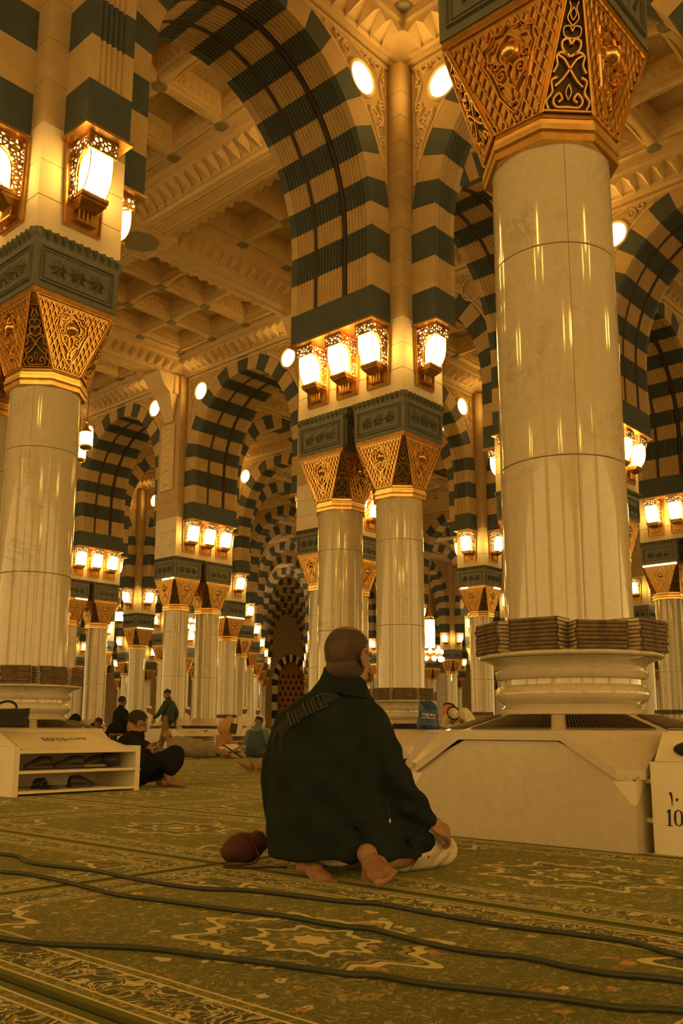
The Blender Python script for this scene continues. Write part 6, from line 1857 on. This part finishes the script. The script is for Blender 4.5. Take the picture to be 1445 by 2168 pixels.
def lying_man():
    # on his side with his back to us, head propped on an arm at the left, feet to the right
    r = at_cam('person', 'bald man in a grey beige robe lying on his side, bare feet to the right', -2.80, 17.6)
    b = MB(); T, m = head(b, (-0.50, 0.02, 0.40), (0.35, 0.93, 0.1), (-0.45, 0.0, 0.9), 1.0)
    limb(b, [T(0, -0.03, -0.05), (-0.43, 0.0, 0.30), (-0.36, 0, 0.26)], [0.055, 0.06, 0.09], 12, 2)
    limb(b, [(-0.36, 0, 0.26), (-0.05, 0, 0.17), (0.1, 0.0, 0.15)], [0.12, 0.13, 0.13], 12, 2)
    limb(b, [(-0.38, 0.05, 0.22), (-0.52, 0.12, 0.05), (-0.50, 0.12, 0.28)], [0.045, 0.04, 0.028], 10, 1); hand(b, (-0.50, 0.12, 0.28), (0.0, 0.0, 1), (-1, 0, 0), 1, 1.0, 0.3)
    limb(b, [(-0.33, -0.02, 0.36), (-0.1, -0.04, 0.33), (0.12, 0.04, 0.30)], [0.045, 0.04, 0.028], 10, 2); hand(b, (0.12, 0.04, 0.30), (1, 0.2, -0.1), (0, 0, 1), 1, 1.0, 0.3)
    for dz, y, x in ((0.0, 0.02, 0.62), (0.10, -0.06, 0.58)):
        limb(b, [(0.1, y, 0.12 + dz), (0.36, y + 0.1, 0.10 + dz * 0.8), (x, y, 0.06 + dz * 0.5)], [0.085, 0.06, 0.036], 12, 2); foot(b, (x + 0.01, y, 0.055 + dz * 0.5), (0.85, -0.35, 0.1), (0.1, 0.3, 0.9), 1, 0.95)
    inst('body', remesh(b, 0.008, 2, 'body', M['skin']), r); features(r, T, m, 1.0)
    j = MB(); limb(j, [(-0.42, 0, 0.29), (-0.30, 0, 0.23), (-0.08, 0, 0.185), (0.12, 0, 0.18), (0.28, 0.03, 0.15), (0.40, 0.04, 0.12)], [0.09, 0.165, 0.165, 0.185, 0.145, 0.11], 18, 3)
    limb(j, [(-0.33, -0.03, 0.35), (-0.1, -0.05, 0.33), (0.10, 0.03, 0.30)], [0.075, 0.068, 0.05], 12, 3); limb(j, [(-0.38, 0.05, 0.22), (-0.5, 0.1, 0.09)], [0.075, 0.06], 12, 1)
    inst('robe', remesh(j, 0.013, 4, 'robe', M['grey_robe'], 0.014, 9), r)
    t = MB()
    for dz, y, x in ((0.0, 0.02, 0.62), (0.10, -0.06, 0.58)): limb(t, [(0.2, y, 0.10 + dz), (0.38, y + 0.08, 0.09 + dz * 0.8), (x - 0.06, y, 0.07 + dz * 0.5)], [0.09, 0.075, 0.05], 12, 2)
    inst('trousers', remesh(t, 0.012, 4, 'trousers', M['grey_robe'], 0.006, 10), r)
    for v in (): pass
lying_man()

def lying_legs():
    # mostly hidden behind the kneeling man; only shins and bare feet show
    r = at_cam('person', 'person lying on the carpet behind the kneeling man, only bare shins showing', -0.15, 12.1)
    b = MB(); T, m = head(b, (0.62, 0.0, 0.11), (0, 0, 1), (1, 0, 0), 1.0)
    limb(b, [T(0, -0.02, -0.05), (0.48, 0, 0.10), (0.40, 0, 0.11)], [0.055, 0.06, 0.09], 12, 2); limb(b, [(0.40, 0, 0.12), (0.0, 0, 0.12)], [0.12, 0.125], 12, 1)
    for sy in (-1, 1):
        limb(b, [(0.38, sy * 0.17, 0.11), (0.16, sy * 0.24, 0.07), (-0.05, sy * 0.2, 0.06)], [0.045, 0.04, 0.028], 10, 2); hand(b, (-0.05, sy * 0.2, 0.05), (-1, 0, 0), (0, 0, 1), sy, 1.0, 0.3)
        x = -1.02 + 0.12 * (sy < 0)
        limb(b, [(0.0, sy * 0.09, 0.10), (-0.48, sy * 0.11, 0.12), (x, sy * 0.10, 0.062)], [0.085, 0.06, 0.040], 12, 2); foot(b, (x - 0.015, sy * 0.10, 0.062), (-0.35 if sy < 0 else -0.75, sy * 0.1, 0.9 if sy < 0 else 0.65), (-0.9 if sy > 0 else -0.9, 0, -0.4) if False else (0.9, 0, 0.35), sy, 0.95)
    inst('body', remesh(b, 0.008, 2, 'body', M['skin']), r); features(r, T, m, 1.0)
    j = MB(); limb(j, [(0.46, 0, 0.12), (0.2, 0, 0.13), (-0.02, 0, 0.13)], [0.12, 0.155, 0.15], 16, 2)
    for sy in (-1, 1): limb(j, [(0.38, sy * 0.16, 0.12), (0.16, sy * 0.24, 0.085)], [0.075, 0.062], 12, 1); limb(j, [(0.0, sy * 0.09, 0.12), (-0.5, sy * 0.11, 0.12), (-0.56, sy * 0.11, 0.11)], [0.11, 0.085, 0.082], 12, 1)
    inst('robe', remesh(j, 0.013, 4, 'robe', M['dark_robe'], 0.006, 9), r)
lying_legs()

# ================================================================ small things
def blue_bag():
    r = at_cam('plastic_bag', 'crumpled blue bag with pale lettering on the marble housing', 1.20, 12.72, 0.555)
    b = MB(); rings = []
    for z, w_, d, dx in [(0.0, 0.14, 0.10, 0.0), (0.04, 0.16, 0.11, 0.0), (0.16, 0.145, 0.10, 0.005), (0.27, 0.13, 0.085, 0.01), (0.34, 0.115, 0.06, -0.01), (0.385, 0.075, 0.035, -0.035)]:
        rings.append([(dx + w_ * math.cos(a) * (1 + 0.06 * math.sin(5 * a + z * 20)), d * math.sin(a) * (1 + 0.10 * math.sin(4 * a + z * 30)), z + 0.02 * math.sin(3 * a + z * 9) * (z > 0.02)) for a in [2 * pi * i / 36 for i in range(36)]])
    b.rings(rings); M['blue_bag'] = simple('blue bag plastic', (0.012, 0.06, 0.17), 0.35, var=0.3, scale=14, bmp=0.6, bscale=22)
    inst('bag', remesh(b, 0.009, 2, 'bag', M['blue_bag'], 0.007, 16), r)
    t = MB(); x = -0.095
    LET = {'R': [[(0, 0), (0, 1)], [(0, 1), (0.5, 0.9), (0.45, 0.55), (0, 0.5)], [(0.2, 0.5), (0.5, 0)]], 'O': [[(0.3, 1), (0.05, 0.5), (0.3, 0), (0.55, 0.5), (0.3, 1)]], 'W': [[(0, 1), (0.15, 0), (0.3, 0.7), (0.45, 0), (0.6, 1)]], 'E': [[(0.45, 1), (0, 1), (0, 0), (0.45, 0)], [(0, 0.5), (0.4, 0.5)]], 'S': [[(0.45, 0.9), (0.2, 1), (0.05, 0.75), (0.42, 0.3), (0.25, 0), (0, 0.1)]]}
    for ch in 'OWERS':
        for pl in LET[ch]: stroke(t, [(x + px_ * 0.055, 0.19 + py_ * 0.03 - (x + 0.1) * 0.10) for px_, py_ in pl], [0.006], 3)
        x += 0.039
    stroke(t, [(-0.10, 0.163), (-0.06, 0.155), (-0.03, 0.165), (0.0, 0.150), (0.05, 0.148), (0.085, 0.146)], [0.006, 0.009], 4)
    stroke(t, [(-0.075, 0.175), (-0.065, 0.168)], [0.006], 2); stroke(t, [(-0.02, 0.178), (-0.012, 0.168)], [0.006], 2)
    m = Matrix(((1, 0, 0), (0, 0, -1), (0, 1, 0))).to_4x4(); m.translation = Vector((0.0, -0.128, 0.0))
    inst('lettering', t.mesh('lettering', M['white_cloth'], fix=False), r, mat4=m)
blue_bag()
def handbag():
    r = at_cam('handbag', 'black handbag on the marble vents at the left edge', -2.93, 8.05, 0.575)
    b = MB(); b.rings([[(-0.18, -0.06, 0.0), (0.17, -0.06, 0.0), (0.17, 0.06, 0.0), (-0.18, 0.06, 0.0)], [(-0.19, -0.065, 0.10), (0.19, -0.065, 0.10), (0.19, 0.065, 0.10), (-0.19, 0.065, 0.10)], [(-0.17, -0.03, 0.135), (0.2, -0.03, 0.15), (0.2, 0.03, 0.15), (-0.17, 0.03, 0.135)]])
    inst('bag', remesh(b, 0.01, 4, 'bag', M['black_cloth'], 0.006, 15), r)
    h = MB(); h.tube(spline([(-0.07, 0, 0.13), (-0.06, 0, 0.19), (0.02, 0, 0.21), (0.08, 0, 0.18), (0.09, 0, 0.13)], 5), 0.011, 8); h.obj('handle', M['black_cloth'], r, True)
handbag()
def book_rest():
    r = at_cam('book_rest', 'folding wooden book rest standing on the carpet before the racks', -2.14, 18.35, 0, 0.3)
    for s, mat in ((1, 'brown_cloth'), (-1, 'leather_edge')):
        b = MB(); b.rings([[(-s * 0.20, -0.10, 0.0), (-s * 0.17, -0.10, 0.0), (-s * 0.17, 0.10, 0.0), (-s * 0.20, 0.10, 0.0)], [(s * 0.19, -0.10, 0.24), (s * 0.215, -0.10, 0.24), (s * 0.215, 0.10, 0.24), (s * 0.19, 0.10, 0.24)]])
        b.obj('leaf', M[mat], r)
book_rest()
def open_book():
    r = at_cam('open_book', 'open book with pale pages held up by the reader in the tan scarf', -2.42, 21.3, 0.42, -0.4)
    for s in (-1, 1):
        b = MB(); b.rings([[(0, 0, 0), (s * 0.15, -0.06, 0.03), (s * 0.15, -0.035, 0.03), (0, 0.025, 0)], [(0, 0.08, 0.24), (s * 0.15, 0.02, 0.27), (s * 0.15, 0.045, 0.27), (0, 0.105, 0.24)]])
        b.obj('page_block', M['white_cloth'] if s > 0 else M['leather_edge'], r)
open_book()
def cctv(X, Y, Z, label):
    r = at_cam('security_camera', label, X, Y, Z)
    b = MB(); b.box(-0.05, 0.05, -0.04, 0.06, -0.45, 0.0); b.obj('housing', M['white_cloth'], r)
    for x in (-0.07, 0.17):
        b = MB(); b.ellip((x, -0.08, 0.06), (0.10, 0.12, 0.10)); o = b.obj('camera_head', M['white_cloth'], r, True); q = MB(); q.ellip((x + 0.03, -0.185, 0.05), (0.035, 0.03, 0.035)); q.obj('lens', M['hair_black'], o, True)
    b = MB(); b.box(-0.07, 0.17, -0.05, 0.05, 0.0, 0.03); b.obj('arm', M['white_cloth'], r)
cctv(-9.28, 30.2, 4.22, 'white twin security camera beside the big left column')
M['bulb'] = emis('lit bulb', (1.0, 0.72, 0.32), 9.0)
def hanging_lamp(p, rad, h, chain, label):
    chain = 11.3 - p.z - h * 1.9
    r = thing('hanging_lamp', label, 'lamp', p)
    b = MB(); b.lathe([(rad * 0.9, 0), (rad, h * 0.1), (rad, h), (rad * 0.9, h)], 24); b.obj('glass_shade', M['glow'], r, True, sharp=40)
    b = MB(); b.lathe([(rad * 0.5, -h * 0.2), (rad * 0.9, -h * 0.12), (rad * 1.05, 0.0), (rad * 1.05, h * 0.06)], 24); b.obj('lower_ring', M['gold'], r, True)
    b = MB(); b.lathe([(rad * 1.05, h * 0.97), (rad * 0.9, h * 1.08), (rad * 0.35, h * 1.3), (rad * 0.2, h * 1.7), (rad * 0.35, h * 1.8), (rad * 0.05, h * 1.95)], 24); b.obj('crown', M['gold'], r, True)
    b = MB(); b.tube([(0, 0, h * 1.9), (0, 0, h * 1.9 + chain)], 0.015, 6); b.obj('chain', M['gold'], r)
    for k in range(12):
        a = 2 * pi * k / 12; b = MB(); b.tube([(rad * 1.01 * math.cos(a), rad * 1.01 * math.sin(a), 0), (rad * 1.01 * math.cos(a), rad * 1.01 * math.sin(a), h)], 0.006, 5); b.obj('glazing_bar', M['gold'], r)
    return r
def pix(x, y, Y):
    """point on the sight line of a measured spot at distance Y (metres away)"""
    X = (x - 722.5) / 1921.7; pit = 0.179087
    yy = -(y - 112 - 1084) / 1921.7
    d = Vector((X, math.cos(pit) - yy * math.sin(pit), math.sin(pit) + yy * math.cos(pit)))
    p = d * (Y / d.y); return cw(p.x, p.y, p.z + CAM.z)
hanging_lamp(pix(181, 948, 20), 0.145, 0.34, 3.4, 'lit cylinder lamp hanging on a chain beside the big left column')
hanging_lamp(pix(168, 975, 24), 0.15, 0.36, 5.0, 'second lit hanging lamp, half behind the big left column')
hanging_lamp(pix(253, 1318, 42), 0.20, 0.45, 5.5, 'small lit hanging lamp far away beside the big left column\'s neighbours')
def chandelier(p, rad, n, cyl, label, chain):
    chain = 11.7 - p.z
    r = thing('chandelier', label, 'chandelier', p)
    b = MB(); b.lathe([(rad, 0), (rad * 1.03, 0.1), (rad, 0.22), (rad * 0.94, 0.22), (rad * 0.94, 0)], 40, cap=False); b.obj('ring', M['gold'], r, True, sharp=40)
    b = MB(); b.lathe([(rad * 0.45, -0.25), (rad * 0.6, 0.3), (rad * 0.5, 0.5)], 24); b.obj('bowl', M['gold'], r, True)
    if cyl:
        b = MB(); b.lathe([(rad * 0.42, 0.5), (rad * 0.42, 0.5 + cyl)], 16); b.obj('glass_shade', M['strip_light'], r, True, sharp=40)
        b = MB(); b.lathe([(rad * 0.45, 0.5 + cyl), (rad * 0.2, 0.8 + cyl), (0.04, 1.6 + cyl)], 16); b.obj('crown', M['gold'], r, True)
    b = MB(); b.tube([(0, 0, 0.5 + cyl), (0, 0, chain)], 0.03, 6); b.obj('chain', M['gold'], r)
    for t, z in ((1.0, 0.30), (1.04, -0.08)):
        for k in range(n):
            a = 2 * pi * (k + (0.5 if z < 0 else 0)) / n; b = MB(); b.ellip((rad * t * math.cos(a), rad * t * math.sin(a), z), (0.11, 0.11, 0.12), 10, 8); b.obj('bulb', M['bulb'], r, True)
    for k in range(4):
        a = pi / 2 * k; b = MB(); b.tube([(rad * 0.5 * math.cos(a), rad * 0.5 * math.sin(a), 0.1), (rad * math.cos(a), rad * math.sin(a), 0.1)], 0.03, 6); b.obj('arm', M['gold'], r)
    return r
chandelier(pix(911, 1392, 48), 0.62, 10, 1.5, 'lit ring chandelier with a glass drum right of the centre pair', 7.5)
chandelier(pix(378, 1328, 52), 1.1, 16, 0.0, 'lit golden ring chandelier behind the walking man\'s pair of columns', 6.0)
chandelier(pix(505, 1370, 60), 0.8, 12, 0.0, 'small lit ring chandelier right of the walking man\'s pair', 6.0)
def niche():
    r = thing('carved_niche', 'orange carved niche framed by a black and white striped arch, far in the middle', 'niche', cw(-4.75, 86, 0), CROT)
    for i in range(15):
        a0, a1 = pi * i / 15 + 0.01, pi * (i + 1) / 15 - 0.01; b = MB()
        rg = []
        for a in (a0, (a0 + a1) / 2, a1): rg.append([(1.25 * math.cos(a), 0, 4.6 + 2.2 * math.sin(a)), (1.25 * math.cos(a), 0.6, 4.6 + 2.2 * math.sin(a)), (1.75 * math.cos(a), 0.6, 4.6 + 2.9 * math.sin(a)), (1.75 * math.cos(a), 0, 4.6 + 2.9 * math.sin(a))])
        b.rings(rg); b.obj('voussoir', M['white_cloth'] if i % 2 else M['ink'], r)
    for s in (-1, 1):
        for i in range(6):
            b = MB(); x0, x1 = sorted((s * 1.25, s * 1.75)); b.box(x0, x1, 0, 0.6, i * 0.76, i * 0.76 + 0.74); b.obj('jamb_stone', M['white_cloth'] if i % 2 else M['ink'], r)
    b = MB(); b.box(-1.3, 1.3, 0.6, 0.8, 0, 6.9); b.obj('carved_panel', M['orange_robe'], r)
    k = MB()
    for i in range(5):
        for j in range(10): k.ellip((-1.0 + 0.5 * i + 0.25 * (j % 2), 0.6, 0.5 + 0.55 * j), (0.12, 0.06, 0.18), 8, 6)
    o = k.obj('carving', M['maroon'], r); o['kind'] = 'stuff'
niche()
def white_wall():
    r = thing('tiled_wall_panel', 'pale tiled wall panel glimpsed under the right-hand chandelier', 'wall panel', cw(7.05, 72, 0), CROT)
    for i in range(4):
        for j in range(9): b = MB(); b.box(-1.2 + 0.6 * i + .01, -0.6 + 0.6 * i - .01, 0, 0.1, 0.55 * j + .01, 0.55 * (j + 1) - .01); b.obj('tile', M['white_cloth'], r)
white_wall()
